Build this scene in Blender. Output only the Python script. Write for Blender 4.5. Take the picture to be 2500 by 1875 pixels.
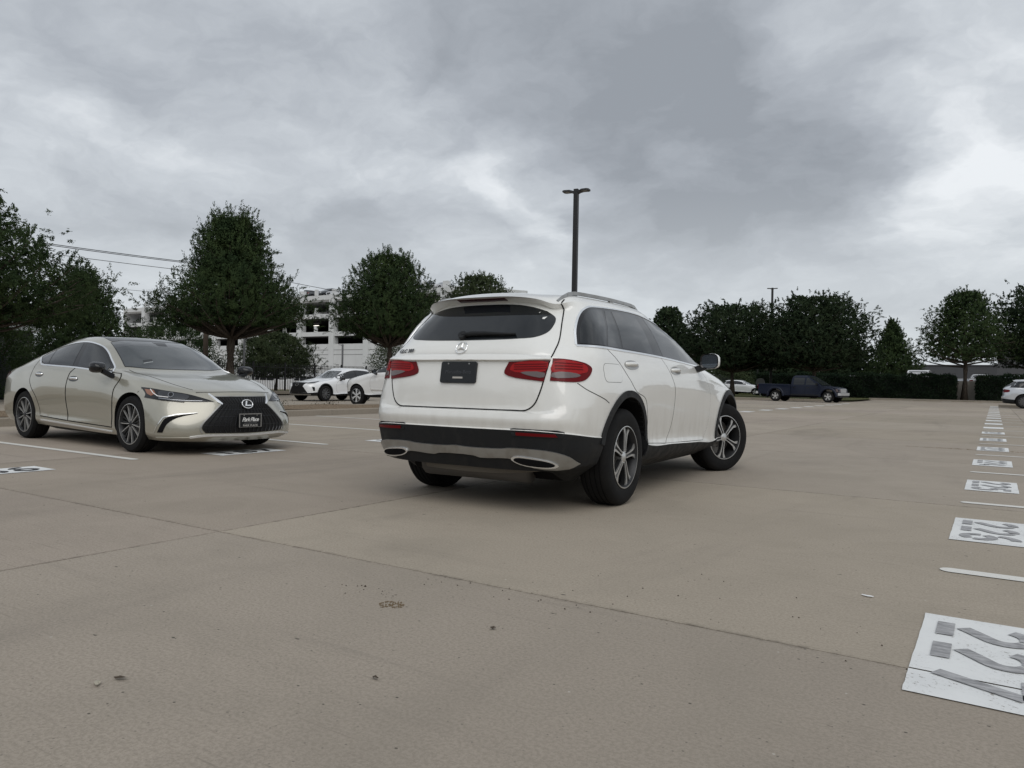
import bpy, bmesh, math, random
import numpy as np
from mathutils import Vector, Matrix
from mathutils.bvhtree import BVHTree
random.seed(7)
for o in list(bpy.data.objects): bpy.data.objects.remove(o, do_unlink=True)
scene = bpy.context.scene
COL = scene.collection
R = math.radians

# ------------------------------------------------------------------ camera
cam = bpy.data.cameras.new('camera'); camo = bpy.data.objects.new('camera', cam); COL.objects.link(camo)
cam.sensor_width = 36.0; cam.lens = 36.0 * 1820.38 / 2500.0
cam.clip_start = 0.05; cam.clip_end = 3000
YAW, PITCH, ROLL, CAMH = 0.5745, -0.0017, 0.0188, 0.9066
def cam_matrix():
    cy, sy = math.cos(YAW), math.sin(YAW)
    f0 = Vector((-sy, cy, 0)); r0 = Vector((cy, sy, 0)); u0 = Vector((0, 0, 1))
    f = f0*math.cos(PITCH) + u0*math.sin(PITCH); u = u0*math.cos(PITCH) - f0*math.sin(PITCH)
    r = r0*math.cos(ROLL) + u*math.sin(ROLL); u2 = u*math.cos(ROLL) - r0*math.sin(ROLL)
    m = Matrix(((r.x, u2.x, -f.x, 0), (r.y, u2.y, -f.y, 0), (r.z, u2.z, -f.z, CAMH), (0, 0, 0, 1)))
    return m
camo.matrix_world = cam_matrix()
scene.camera = camo

# ------------------------------------------------------------------ sky, sun, exposure
SUN_EL, SUN_AZ = 46.0, 138.0       # azimuth clockwise from +Y
world = bpy.data.worlds.new('World'); scene.world = world; world.use_nodes = True
def build_sky():
    nt = world.node_tree; N = nt.nodes; L = nt.links
    for n in list(N): N.remove(n)
    out = N.new('ShaderNodeOutputWorld')
    def math_(op, a, b=None, c=None):
        n = N.new('ShaderNodeMath'); n.operation = op
        for i, v in enumerate((a, b, c)):
            if v is None: continue
            if isinstance(v, (int, float)): n.inputs[i].default_value = v
            else: L.new(v, n.inputs[i])
        return n.outputs[0]
    def vmath(op, a, b):
        n = N.new('ShaderNodeVectorMath'); n.operation = op
        for i, v in enumerate((a, b)):
            if isinstance(v, (tuple, list)): n.inputs[i].default_value = v
            else: L.new(v, n.inputs[i])
        return n
    sky = N.new('ShaderNodeTexSky'); sky.sky_type = 'NISHITA'; sky.sun_disc = False
    sky.sun_elevation = R(SUN_EL); sky.sun_rotation = R(SUN_AZ); sky.altitude = 150; sky.dust_density = 4.0
    bg1 = N.new('ShaderNodeBackground'); bg1.inputs[1].default_value = 0.05; L.new(sky.outputs[0], bg1.inputs[0])
    tc = N.new('ShaderNodeTexCoord'); sep = N.new('ShaderNodeSeparateXYZ'); L.new(tc.outputs['Generated'], sep.inputs[0])
    x, y, z = sep.outputs
    zz = math_('MAXIMUM', z, 0.0)
    # flat cloud deck seen in perspective
    k = math_('DIVIDE', 1.0, math_('ADD', zz, 0.32))
    comb = N.new('ShaderNodeCombineXYZ'); L.new(math_('MULTIPLY', x, k), comb.inputs[0]); L.new(math_('MULTIPLY', y, k), comb.inputs[1])
    deck = comb.outputs[0]
    def noise(vec, scale, detail, rough, off, dist=0.0):
        m = N.new('ShaderNodeMapping'); m.inputs['Location'].default_value = off; L.new(vec, m.inputs[0])
        n = N.new('ShaderNodeTexNoise'); n.inputs['Scale'].default_value = scale; n.inputs['Detail'].default_value = detail
        n.inputs['Roughness'].default_value = rough; n.inputs['Distortion'].default_value = dist; L.new(m.outputs[0], n.inputs[0]); return n
    warp = noise(deck, 2.6, 5, 0.6, (3.1, 7.7, 0)); wv = vmath('SUBTRACT', warp.outputs['Color'], (0.5, 0.5, 0.5))
    wsc = vmath('MULTIPLY', wv.outputs[0], (0.34, 0.34, 0)); deckw = vmath('ADD', deck, wsc.outputs[0]).outputs[0]
    n1 = noise(deckw, 1.5, 6, 0.52, (1.3, 4.2, 0)).outputs[0]
    n2 = noise(deckw, 5.5, 7, 0.58, (8.3, 2.2, 0.5)).outputs[0]
    v = math_('ADD', math_('MULTIPLY', n1, 0.66), math_('MULTIPLY', n2, 0.34))
    # individual cloud banks on the deck: (deck x, deck y, radius x, radius y, rotation, amount)
    banks = BANKS
    for (bx, by, rx, ry, rot, amt) in banks:
        mp = N.new('ShaderNodeMapping'); mp.vector_type = 'TEXTURE'
        mp.inputs['Location'].default_value = (bx, by, 0); mp.inputs['Rotation'].default_value = (0, 0, rot); mp.inputs['Scale'].default_value = (rx, ry, 1)
        L.new(deckw, mp.inputs[0])
        ln = N.new('ShaderNodeVectorMath'); ln.operation = 'LENGTH'; L.new(mp.outputs[0], ln.inputs[0])
        mr = N.new('ShaderNodeMapRange'); mr.interpolation_type = 'SMOOTHSTEP'; mr.inputs[1].default_value = 1.35; mr.inputs[2].default_value = 0.45
        mr.inputs[3].default_value = 0; mr.inputs[4].default_value = amt; L.new(ln.outputs['Value'], mr.inputs[0])
        v = math_('ADD', v, mr.outputs[0])
    ramp = N.new('ShaderNodeValToRGB'); L.new(v, ramp.inputs[0]); e = ramp.color_ramp
    e.elements[0].position = 0.27; e.elements[0].color = (0.29, 0.315, 0.35, 1)
    e.elements[1].position = 0.70; e.elements[1].color = (0.80, 0.83, 0.86, 1)
    q = e.elements.new(0.42); q.color = (0.40, 0.43, 0.472, 1)
    q = e.elements.new(0.55); q.color = (0.55, 0.585, 0.625, 1)
    # thicker light haze towards the horizon
    hz = N.new('ShaderNodeMapRange'); hz.interpolation_type = 'SMOOTHSTEP'; hz.inputs[1].default_value = 0.30; hz.inputs[2].default_value = 0.0
    hz.inputs[3].default_value = 0.0; hz.inputs[4].default_value = 0.62; L.new(zz, hz.inputs[0])
    mx = N.new('ShaderNodeMix'); mx.data_type = 'RGBA'; L.new(hz.outputs[0], mx.inputs['Factor']); L.new(ramp.outputs[0], mx.inputs['A']); mx.inputs['B'].default_value = (0.68, 0.72, 0.74, 1)
    bg2 = N.new('ShaderNodeBackground'); bg2.inputs[1].default_value = 1.0; L.new(mx.outputs['Result'], bg2.inputs[0])
    ms = N.new('ShaderNodeMixShader'); ms.inputs[0].default_value = 0.95; L.new(bg1.outputs[0], ms.inputs[1]); L.new(bg2.outputs[0], ms.inputs[2])
    L.new(ms.outputs[0], out.inputs[0])
BANKS = [(-.50, 1.58, .36, .46, .15, -.24), (-.70, 1.08, .36, .28, 0, -.13), (-1.17, .80, .24, .28, .3, -.09), (-1.20, 1.33, .15, .14, 0, -.06), (-.97, 1.52, .07, .24, .1, .10), (-1.38, .84, .08, .18, -.2, .09), (-.02, 1.90, .19, .34, 0, .15), (-.14, 1.30, .26, .22, .3, .08)]
build_sky()
sun = bpy.data.lights.new('sun', 'SUN'); suno = bpy.data.objects.new('sun', sun); COL.objects.link(suno)
sun.energy = 1.1; sun.angle = R(55); sun.color = (1.0, 0.97, 0.93)
suno.rotation_euler = Vector((math.sin(R(SUN_AZ))*math.cos(R(SUN_EL)), math.cos(R(SUN_AZ))*math.cos(R(SUN_EL)), math.sin(R(SUN_EL)))).to_track_quat('Z', 'Y').to_euler()
vs = scene.view_settings; vs.view_transform = 'Standard'; vs.look = 'None'; vs.exposure = 0.15; vs.gamma = 1.0; vs.use_curve_mapping = False
scene.render.engine = 'CYCLES'
scene.cycles.max_bounces = 6; scene.cycles.transparent_max_bounces = 8

# ------------------------------------------------------------------ helpers
def tag(o, label=None, cat=None, group=None, kind=None):
    if label: o['label'] = label
    if cat: o['category'] = cat
    if group: o['group'] = group
    if kind: o['kind'] = kind
    return o
def thing(name, label, cat, loc=(0, 0, 0), rz=0.0, group=None):
    o = bpy.data.objects.new(name, None); COL.objects.link(o); o.empty_display_size = 0.2
    o.location = loc; o.rotation_euler = (0, 0, rz); return tag(o, label, cat, group)
def link_mesh(name, me, parent=None):
    o = bpy.data.objects.new(name, me); COL.objects.link(o)
    if parent is not None: o.parent = parent
    return o
def mesh(name, verts, faces, mat, parent=None, smooth=False, sharp=None, normals=None):
    me = bpy.data.meshes.new(name); me.from_pydata([tuple(map(float, v)) for v in verts], [], [tuple(f) for f in faces])
    for m in (mat if isinstance(mat, (list, tuple)) else [mat]): me.materials.append(m)
    if smooth or sharp or normals is not None: me.polygons.foreach_set('use_smooth', [True]*len(me.polygons))
    if sharp: me.set_sharp_from_angle(angle=R(sharp))
    me.update()
    if normals is not None: me.normals_split_custom_set_from_vertices([tuple(n) for n in normals])
    return link_mesh(name, me, parent)
class MB:
    """collects simple solids into one mesh"""
    def __init__(s): s.v = []; s.f = []
    def add(s, v, f):
        b = len(s.v); s.v += [tuple(p) for p in v]; s.f += [tuple(i+b for i in q) for q in f]; return s
    def box(s, lo, hi):
        x0, y0, z0 = lo; x1, y1, z1 = hi
        return s.add([(x0,y0,z0),(x1,y0,z0),(x1,y1,z0),(x0,y1,z0),(x0,y0,z1),(x1,y0,z1),(x1,y1,z1),(x0,y1,z1)],
                     [(0,3,2,1),(4,5,6,7),(0,1,5,4),(1,2,6,5),(2,3,7,6),(3,0,4,7)])
    def hexa(s, p):   # 8 corners: bottom loop, top loop
        return s.add(p, [(0,3,2,1),(4,5,6,7),(0,1,5,4),(1,2,6,5),(2,3,7,6),(3,0,4,7)])
    def tube(s, pts, rad, n=8, caps=True):
        pts = [Vector(p) for p in pts]; rr = rad if isinstance(rad, (list, tuple)) else [rad]*len(pts)
        b = len(s.v); up = Vector((0, 0, 1))
        for i, p in enumerate(pts):
            t = (pts[min(i+1, len(pts)-1)] - pts[max(i-1, 0)]).normalized()
            a = t.cross(up); a = a.normalized() if a.length > 1e-3 else Vector((1, 0, 0)); c = a.cross(t)
            for j in range(n):
                an = 2*math.pi*j/n; s.v.append(tuple(p + (a*math.cos(an) + c*math.sin(an))*rr[i]))
        for i in range(len(pts)-1):
            for j in range(n): s.f.append((b+i*n+j, b+i*n+(j+1) % n, b+(i+1)*n+(j+1) % n, b+(i+1)*n+j))
        if caps:
            s.f.append(tuple(b+j for j in reversed(range(n)))); s.f.append(tuple(b+(len(pts)-1)*n+j for j in range(n)))
        return s
    def lathe(s, prof, n=48, axis='y', closed=False):   # prof: (radius, along)
        b = len(s.v); m = len(prof)
        for j in range(n):
            a = 2*math.pi*j/n; c, d = math.cos(a), math.sin(a)
            for r, h in prof: s.v.append((r*c, h, r*d) if axis == 'y' else (r*c, r*d, h))
        for j in range(n):
            k = (j+1) % n
            for i in range(m if closed else m-1):
                i2 = (i+1) % m; q = (b+j*m+i, b+j*m+i2, b+k*m+i2, b+k*m+i); s.f.append(q if axis == 'y' else q[::-1])
        return s
    def prism(s, poly, z0, z1, fn=None):   # poly in 2D, extruded along third
        n = len(poly); fn = fn or (lambda u, v, w: (u, v, w))
        return s.add([fn(u, v, z0) for u, v in poly] + [fn(u, v, z1) for u, v in poly],
                     [tuple(reversed(range(n))), tuple(range(n, 2*n))] + [(i, (i+1) % n, n+(i+1) % n, n+i) for i in range(n)])
    def build(s, name, mat, parent=None, smooth=False, sharp=None): return mesh(name, s.v, s.f, mat, parent, smooth, sharp)

# ------------------------------------------------------------------ materials
MATS = {}
def mat(name, col, rough=0.5, metal=0.0, spec=0.5, coat=0.0, coat_rough=0.03, emit=None, alpha=None):
    if name in MATS: return MATS[name]
    m = bpy.data.materials.new(name); m.use_nodes = True; b = m.node_tree.nodes['Principled BSDF']
    b.inputs['Base Color'].default_value = (*col, 1); b.inputs['Roughness'].default_value = rough; b.inputs['Metallic'].default_value = metal
    b.inputs['Specular IOR Level'].default_value = spec; b.inputs['Coat Weight'].default_value = coat; b.inputs['Coat Roughness'].default_value = coat_rough
    if emit: b.inputs['Emission Color'].default_value = (*emit[0], 1); b.inputs['Emission Strength'].default_value = emit[1]
    MATS[name] = m; return m
class NT:
    """small node-tree writer"""
    def __init__(s, m): s.m = m; s.t = m.node_tree; s.N = s.t.nodes; s.L = s.t.links; s.b = s.N['Principled BSDF']; s.tc = s.N.new('ShaderNodeTexCoord')
    def put(s, sock, v):
        if isinstance(v, (int, float)): sock.default_value = v
        elif isinstance(v, (tuple, list)): sock.default_value = v if len(v) == len(sock.default_value) else (*v, 1)
        else: s.L.new(v, sock)
    def vec(s, kind='Object', scale=(1, 1, 1), loc=(0, 0, 0), rot=(0, 0, 0)):
        m = s.N.new('ShaderNodeMapping'); s.L.new(s.tc.outputs[kind], m.inputs[0]); m.inputs['Scale'].default_value = scale; m.inputs['Location'].default_value = loc; m.inputs['Rotation'].default_value = rot; return m.outputs[0]
    def pos(s, scale=(1, 1, 1), loc=(0, 0, 0)):
        g = s.N.new('ShaderNodeNewGeometry'); m = s.N.new('ShaderNodeMapping'); s.L.new(g.outputs['Position'], m.inputs[0]); m.inputs['Scale'].default_value = scale; m.inputs['Location'].default_value = loc; return m.outputs[0]
    def noise(s, vec, scale, detail=4, rough=0.55, dist=0.0):
        n = s.N.new('ShaderNodeTexNoise'); s.L.new(vec, n.inputs[0]); n.inputs['Scale'].default_value = scale; n.inputs['Detail'].default_value = detail; n.inputs['Roughness'].default_value = rough; n.inputs['Distortion'].default_value = dist; return n.outputs[0]
    def voro(s, vec, scale, feature='F1', rnd=1.0):
        n = s.N.new('ShaderNodeTexVoronoi'); n.feature = feature; s.L.new(vec, n.inputs[0]); n.inputs['Scale'].default_value = scale; n.inputs['Randomness'].default_value = rnd; return n
    def ramp(s, v, a, b, lo=0.0, hi=1.0, smooth=True):
        n = s.N.new('ShaderNodeMapRange'); n.interpolation_type = 'SMOOTHSTEP' if smooth else 'LINEAR'; s.L.new(v, n.inputs[0])
        for i, q in enumerate((a, b, lo, hi)): n.inputs[i+1].default_value = q
        return n.outputs[0]
    def math(s, op, a, b=0.0):
        n = s.N.new('ShaderNodeMath'); n.operation = op; s.put(n.inputs[0], a); s.put(n.inputs[1], b); return n.outputs[0]
    def mix(s, f, a, b, mode='MIX'):
        n = s.N.new('ShaderNodeMix'); n.data_type = 'RGBA'; n.blend_type = mode; s.put(n.inputs['Factor'], f); s.put(n.inputs['A'], a); s.put(n.inputs['B'], b); return n.outputs['Result']
    def bump(s, h, strength, dist=0.01):
        n = s.N.new('ShaderNodeBump'); n.inputs['Strength'].default_value = strength; n.inputs['Distance'].default_value = dist; s.L.new(h, n.inputs['Height']); s.L.new(n.outputs[0], s.b.inputs['Normal'])
    def sep(s, v):
        n = s.N.new('ShaderNodeSeparateXYZ'); s.L.new(v, n.inputs[0]); return n.outputs
    def col(s, v): s.put(s.b.inputs['Base Color'], v)
    def rough(s, v): s.put(s.b.inputs['Roughness'], v)
# ================================================================== vehicles
def paint(name, col, metal=0.0, rough=0.35, dirt=0.25, dirt_bounce_col=(0.33, 0.29, 0.23), coat=1.0, coat_rough=0.04):
    if name in MATS: return MATS[name]
    m = mat(name, col, rough, metal, 0.5, coat, coat_rough); n = NT(m)
    v = n.vec('Object'); z = n.sep(v)[2]
    low = n.ramp(z, 0.95, 0.25, 0.0, 1.0); streak = n.noise(n.vec('Object', (3, 3, 0.8)), 4, 5, 0.6); film = n.noise(v, 2.2, 5, 0.65)
    f = n.math('MULTIPLY', n.math('MULTIPLY', n.ramp(streak, 0.35, 0.75, 0.25, 1), low), dirt)  # lower beige: dirt, and on the white SUV also painted ground reflection
    f = n.math('ADD', f, n.math('MULTIPLY', n.ramp(film, 0.5, 0.8), dirt*0.12))
    n.b.inputs['Coat IOR'].default_value = 1.65
    n.col(n.mix(f, col, dirt_bounce_col)); n.put(n.b.inputs['Coat Roughness'], n.math('ADD', n.math('MULTIPLY', f, 0.45), coat_rough))
    return m
PLASTIC = mat('black_plastic', (0.010, 0.011, 0.012), 0.62, spec=0.3)
n_ = NT(PLASTIC); n_.rough(n_.ramp(n_.noise(n_.vec('Object', (2, 2, 2)), 5, 4, 0.6), 0.3, 0.8, 0.5, 0.75)); n_.col(n_.mix(n_.math('MULTIPLY', n_.ramp(n_.noise(n_.vec('Object', (3, 3, 1.5)), 4, 5, 0.6), 0.5, 0.75), 0.25), (0.0105, 0.0115, 0.013), (0.045, 0.042, 0.037)))
DARK = mat('dark_cavity', (0.008, 0.008, 0.009), 0.9, spec=0.1)
GAP = mat('panel_gap', (0.012, 0.012, 0.012), 0.9, spec=0.1)
GLASS = mat('tinted_glass', (0.010, 0.012, 0.014), 0.02, spec=0.5, coat=0.2, coat_rough=0.0)
GLASSW = mat('windscreen_glass', (0.036, 0.042, 0.044), 0.03, spec=0.7, coat=0.7, coat_rough=0.0)
GBLACK = mat('gloss_black', (0.008, 0.008, 0.009), 0.12, spec=0.5)
CHROME = mat('bright_chrome', (0.88, 0.89, 0.90), 0.18, metal=0.85)
SATIN = mat('satin_aluminium', (0.36, 0.36, 0.35), 0.36, metal=0.8)
n_ = NT(SATIN); n_.col(n_.mix(n_.math('MULTIPLY', n_.ramp(n_.noise(n_.vec('Object', (3, 3, 2)), 3, 5, 0.6), 0.4, 0.7), 0.5), (0.38, 0.38, 0.37), (0.22, 0.20, 0.17)))
RIM = mat('machined_alloy', (0.58, 0.58, 0.57), 0.36, metal=0.8)
RIMD = mat('dark_alloy', (0.035, 0.036, 0.038), 0.45, metal=0.5)
RUBBER = mat('tyre_rubber', (0.012, 0.012, 0.013), 0.82, spec=0.25)
n_ = NT(RUBBER); n_.col(n_.mix(n_.math('MULTIPLY', n_.ramp(n_.noise(n_.vec('Object'), 9, 4, 0.6), 0.4, 0.75), 0.4), (0.006, 0.006, 0.0065), (0.018, 0.017, 0.015)))
DISC = mat('brake_disc', (0.22, 0.21, 0.20), 0.45, metal=0.8)
RED = mat('red_lamp_lens', (0.125, 0.0015, 0.004), 0.35, spec=0.15, coat=0.15, coat_rough=0.0)
REDB = mat('bright_red_reflector', (0.32, 0.005, 0.007), 0.35, coat=0.15, coat_rough=0.0, spec=0.2)
REDD = mat('dark_red_lens', (0.05, 0.002, 0.005), 0.2, spec=0.3, coat=0.25, coat_rough=0.0)
CLEAR = mat('clear_lamp_lens', (0.13, 0.10, 0.10), 0.25, coat=0.4, coat_rough=0.0)
AMBER = mat('amber_lens', (0.22, 0.07, 0.02), 0.2, coat=1.0)
LAMPIN = mat('lamp_chrome', (0.35, 0.36, 0.38), 0.18, metal=0.8, coat=1.0)
WHITE_INK = mat('white_print', (0.75, 0.75, 0.74), 0.5)
GREY_INK = mat('grey_print', (0.16, 0.16, 0.165), 0.5)
FRAME = mat('plate_frame', (0.33, 0.32, 0.31), 0.35, metal=0.6)
BLACKP = mat('plate_black', (0.006, 0.0075, 0.009), 0.38)

def cr_span(p0, p1, p2, p3, n):
    """centripetal catmull-rom between p1 and p2: n samples from p1 (inclusive) to p2 (exclusive)"""
    p0, p1, p2, p3 = map(np.asarray, (p0, p1, p2, p3))
    d = lambda a, b: np.maximum(np.sqrt(np.linalg.norm(b-a, axis=-1, keepdims=True)), 1e-5)
    t0 = np.zeros_like(d(p0, p1)); t1 = t0 + d(p0, p1); t2 = t1 + d(p1, p2); t3 = t2 + d(p2, p3); out = []
    for k in range(n):
        t = t1 + (t2-t1)*k/n
        a1 = (t1-t)/(t1-t0)*p0 + (t-t0)/(t1-t0)*p1; a2 = (t2-t)/(t2-t1)*p1 + (t-t1)/(t2-t1)*p2; a3 = (t3-t)/(t3-t2)*p2 + (t-t2)/(t3-t2)*p3
        b1 = (t2-t)/(t2-t0)*a1 + (t-t0)/(t2-t0)*a2; b2 = (t3-t)/(t3-t1)*a2 + (t-t1)/(t3-t1)*a3
        out.append((t2-t)/(t2-t1)*b1 + (t-t1)/(t2-t1)*b2)
    return out
def loft(tab, nr, nc, crease=()):
    """tab: rings x columns x 3 (right half, y<=0; first and last column on y=0). returns right-half fine grid and the ring index of each row"""
    T = np.array(tab, float); nR, nC, _ = T.shape; mir = np.array([1, -1, 1])
    cols = []
    for j in range(nC-1):
        a = T[:, j-1] if j > 0 else T[:, 1]*mir
        d = T[:, j+2] if j+2 < nC else T[:, nC-2]*mir
        cols += cr_span(a, T[:, j], T[:, j+1], d, nc)
    cols.append(T[:, -1]); G = np.stack(cols, 1)
    rows = []; idx = []
    for i in range(nR-1):
        a = G[i-1] if i > 0 and i not in crease else 2*G[i]-G[i+1]
        d = G[i+2] if i+2 < nR and (i+1) not in crease else 2*G[i+1]-G[i]
        rows += cr_span(a, G[i], G[i+1], d, nr); idx += [i]*nr
    rows.append(G[-1]); G = np.stack(rows, 0)
    G[:, 0, 1] = 0; G[:, -1, 1] = 0; G[-1, :, 1] = 0; G[0, :, 1] *= 1.0
    return G, idx
class Body:
    """closed car body from a ring table; wheel wells cut out; split into paint and cladding"""
    def __init__(s, tab, crease, nr=4, nc=6, clad_ring=None):
        s.G, s.idx = loft(tab, nr, nc, crease); G = s.G; nR, nC, _ = G.shape
        V = []; F = []; M = []
        key = {}
        def vid(p):
            k = (round(p[0], 5), round(p[1], 5), round(p[2], 5))
            if k not in key: key[k] = len(V); V.append((float(p[0]), float(p[1]), float(p[2])))
            return key[k]
        for side in (1, -1):
            I = [[vid((p[0], p[1]*side, p[2])) for p in row] for row in G]
            for i in range(nR-1):
                for j in range(nC-1):
                    q = [I[i][j], I[i][j+1], I[i+1][j+1], I[i+1][j]]
                    if side < 0: q.reverse()
                    q = [a for n_, a in enumerate(q) if a != q[n_-1]]
                    if len(q) < 3: continue
                    F.append(q); M.append(1 if clad_ring is not None and s.idx[min(i, len(s.idx)-1)] < clad_ring else 0)
            # floor
            for j in range(nC-1):
                p, q2 = G[0][j], G[0][j+1]
                q = [vid((p[0], p[1]*side, p[2])), vid((p[0], 0, p[2])), vid((q2[0], 0, q2[2])), vid((q2[0], q2[1]*side, q2[2]))]
                if side < 0: q.reverse()
                q = [a for n_, a in enumerate(q) if a != q[n_-1]]
                if len(q) >= 3: F.append(q); M.append(2)
        s.V, s.F, s.M = V, F, M
        vt = [Vector(v) for v in V]; s.bvh = BVHTree.FromPolygons(vt, F)
        nrm = [Vector((0, 0, 0)) for _ in V]; s.fn = []
        for f in F:
            n = Vector((0, 0, 0))
            for k in range(len(f)): a, b = vt[f[k]], vt[f[(k+1) % len(f)]]; n += a.cross(b)
            s.fn.append(n)
            for k in f: nrm[k] += n
        s.vn = [n.normalized() if n.length > 0 else Vector((0, 0, 1)) for n in nrm]; s.vt = vt
    def normal_at(s, p, fi):
        f = s.F[fi]; w = [1.0/((s.vt[k]-p).length + 1e-4)**2 for k in f]; n = Vector((0, 0, 0))
        face = s.fn[fi].normalized()
        for k, a in zip(f, w):
            if s.vn[k].dot(face) > 0.6: n += s.vn[k]*a
        return n.normalized() if n.length > 0 else face
    def hit(s, o, d):
        loc, nr, fi, _ = s.bvh.ray_cast(o, d)
        if loc is None:
            loc, nr, fi, _ = s.bvh.find_nearest(o + d*2.0)
        return loc, s.normal_at(loc, fi)
    def frame(s, axis):
        """2D -> ray origin, direction"""
        if axis == 'side': return (lambda u, v: Vector((u, -3, v))), Vector((0, 1, 0))
        if axis == 'rear': return (lambda u, v: Vector((-6, u, v))), Vector((1, 0, 0))
        if axis == 'front': return (lambda u, v: Vector((8, u, v))), Vector((-1, 0, 0))
        if axis == 'top': return (lambda u, v: Vector((u, v, 4))), Vector((0, 0, -1))
        an, tilt = axis   # horizontal heading of the viewing ray (degrees), downward tilt
        d = Vector((math.cos(R(an))*math.cos(R(tilt)), math.sin(R(an))*math.cos(R(tilt)), -math.sin(R(tilt)))); r = Vector((d.y, -d.x, 0)).normalized(); u_ = r.cross(d)
        return (lambda u, v: r*u + u_*v - d*8), d
    def wells(s, cutters, names, mats, parent):
        """cut the wheel wells and split by material"""
        me = bpy.data.meshes.new('body_tmp'); me.from_pydata(s.V, [], s.F)
        for m in (mats[0], mats[1], DARK): me.materials.append(m)
        me.polygons.foreach_set('material_index', s.M); me.polygons.foreach_set('use_smooth', [True]*len(me.polygons))
        bm = bmesh.new(); bm.from_mesh(me); bmesh.ops.recalc_face_normals(bm, faces=bm.faces); bm.to_mesh(me); bm.free()
        o = bpy.data.objects.new('body_tmp', me); COL.objects.link(o); tmp = []
        for (cx, cz, r, y0, y1) in cutters:
            mb = MB(); n = 56; ring = [(cx + r*math.cos(2*math.pi*k/n), cz + r*math.sin(2*math.pi*k/n)) for k in range(n)]
            mb.prism(ring, y0, y1, lambda u, v, w: (u, w, v))
            cme = bpy.data.meshes.new('cut'); cme.from_pydata(mb.v, [], mb.f)
            for m in (mats[0], mats[1], DARK): cme.materials.append(m)
            cme.polygons.foreach_set('material_index', [2]*len(cme.polygons))
            bm = bmesh.new(); bm.from_mesh(cme); bmesh.ops.recalc_face_normals(bm, faces=bm.faces); bm.to_mesh(cme); bm.free()
            c = bpy.data.objects.new('cut', cme); COL.objects.link(c); tmp.append(c)
            md = o.modifiers.new('b', 'BOOLEAN'); md.operation = 'DIFFERENCE'; md.object = c; md.solver = 'EXACT'
        dg = bpy.context.evaluated_depsgraph_get(); ev = o.evaluated_get(dg).to_mesh()
        vs_ = [tuple(v.co) for v in ev.vertices]; polys = [(tuple(p.vertices), p.material_index) for p in ev.polygons]
        o.evaluated_get(dg).to_mesh_clear()
        bpy.data.objects.remove(o, do_unlink=True)
        for c in tmp: bpy.data.objects.remove(c, do_unlink=True)
        outs = []
        for k, nm in enumerate(names):
            fs = [p for p, mi in polys if mi == k]
            if not fs: outs.append(None); continue
            used = sorted({i for f in fs for i in f}); mp = {a: b for b, a in enumerate(used)}
            outs.append(mesh(nm, [vs_[i] for i in used], [[mp[i] for i in f] for f in fs], (mats[0], mats[1], DARK)[k], parent, sharp=33))
        return outs
def smooth_poly(pts, n=6, closed=True):
    """round a 2D outline by catmull-rom; points given as (u, v) or (u, v, 's') for a sharp corner"""
    P = [np.array(p[:2], float) for p in pts]; S = [len(p) > 2 for p in pts]; m = len(P); out = []
    rng = range(m if closed else m-1)
    for i in rng:
        a, b, c, d = P[i-1] if (closed or i > 0) else 2*P[i]-P[i+1], P[i], P[(i+1) % m], P[(i+2) % m] if (closed or i+2 < m) else 2*P[i+1]-P[i]
        if S[i]: a = 2*b-c
        if S[(i+1) % m]: d = 2*c-b
        out += [tuple(q) for q in cr_span(a, b, c, d, n)]
    if not closed: out.append(tuple(P[-1]))
    return out
def rrect(u0, v0, u1, v1, r, n=4):
    out = []
    for cx, cy, a0 in ((u1-r, v1-r, 0), (u0+r, v1-r, 90), (u0+r, v0+r, 180), (u1-r, v0+r, 270)):
        for k in range(n+1): a = R(a0 + 90*k/n); out.append((cx + r*math.cos(a), cy + r*math.sin(a)))
    return out
def _clip(poly, ax, val, keep_gt):
    out = []; n = len(poly)
    for i in range(n):
        p, q = poly[i], poly[(i+1) % n]; a = (p[ax]-val) if keep_gt else (val-p[ax]); b = (q[ax]-val) if keep_gt else (val-q[ax])
        if a >= 0: out.append(p)
        if (a > 0 and b < 0) or (a < 0 and b > 0):
            t = a/(a-b); out.append((p[0]+(q[0]-p[0])*t, p[1]+(q[1]-p[1])*t))
    return out
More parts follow.
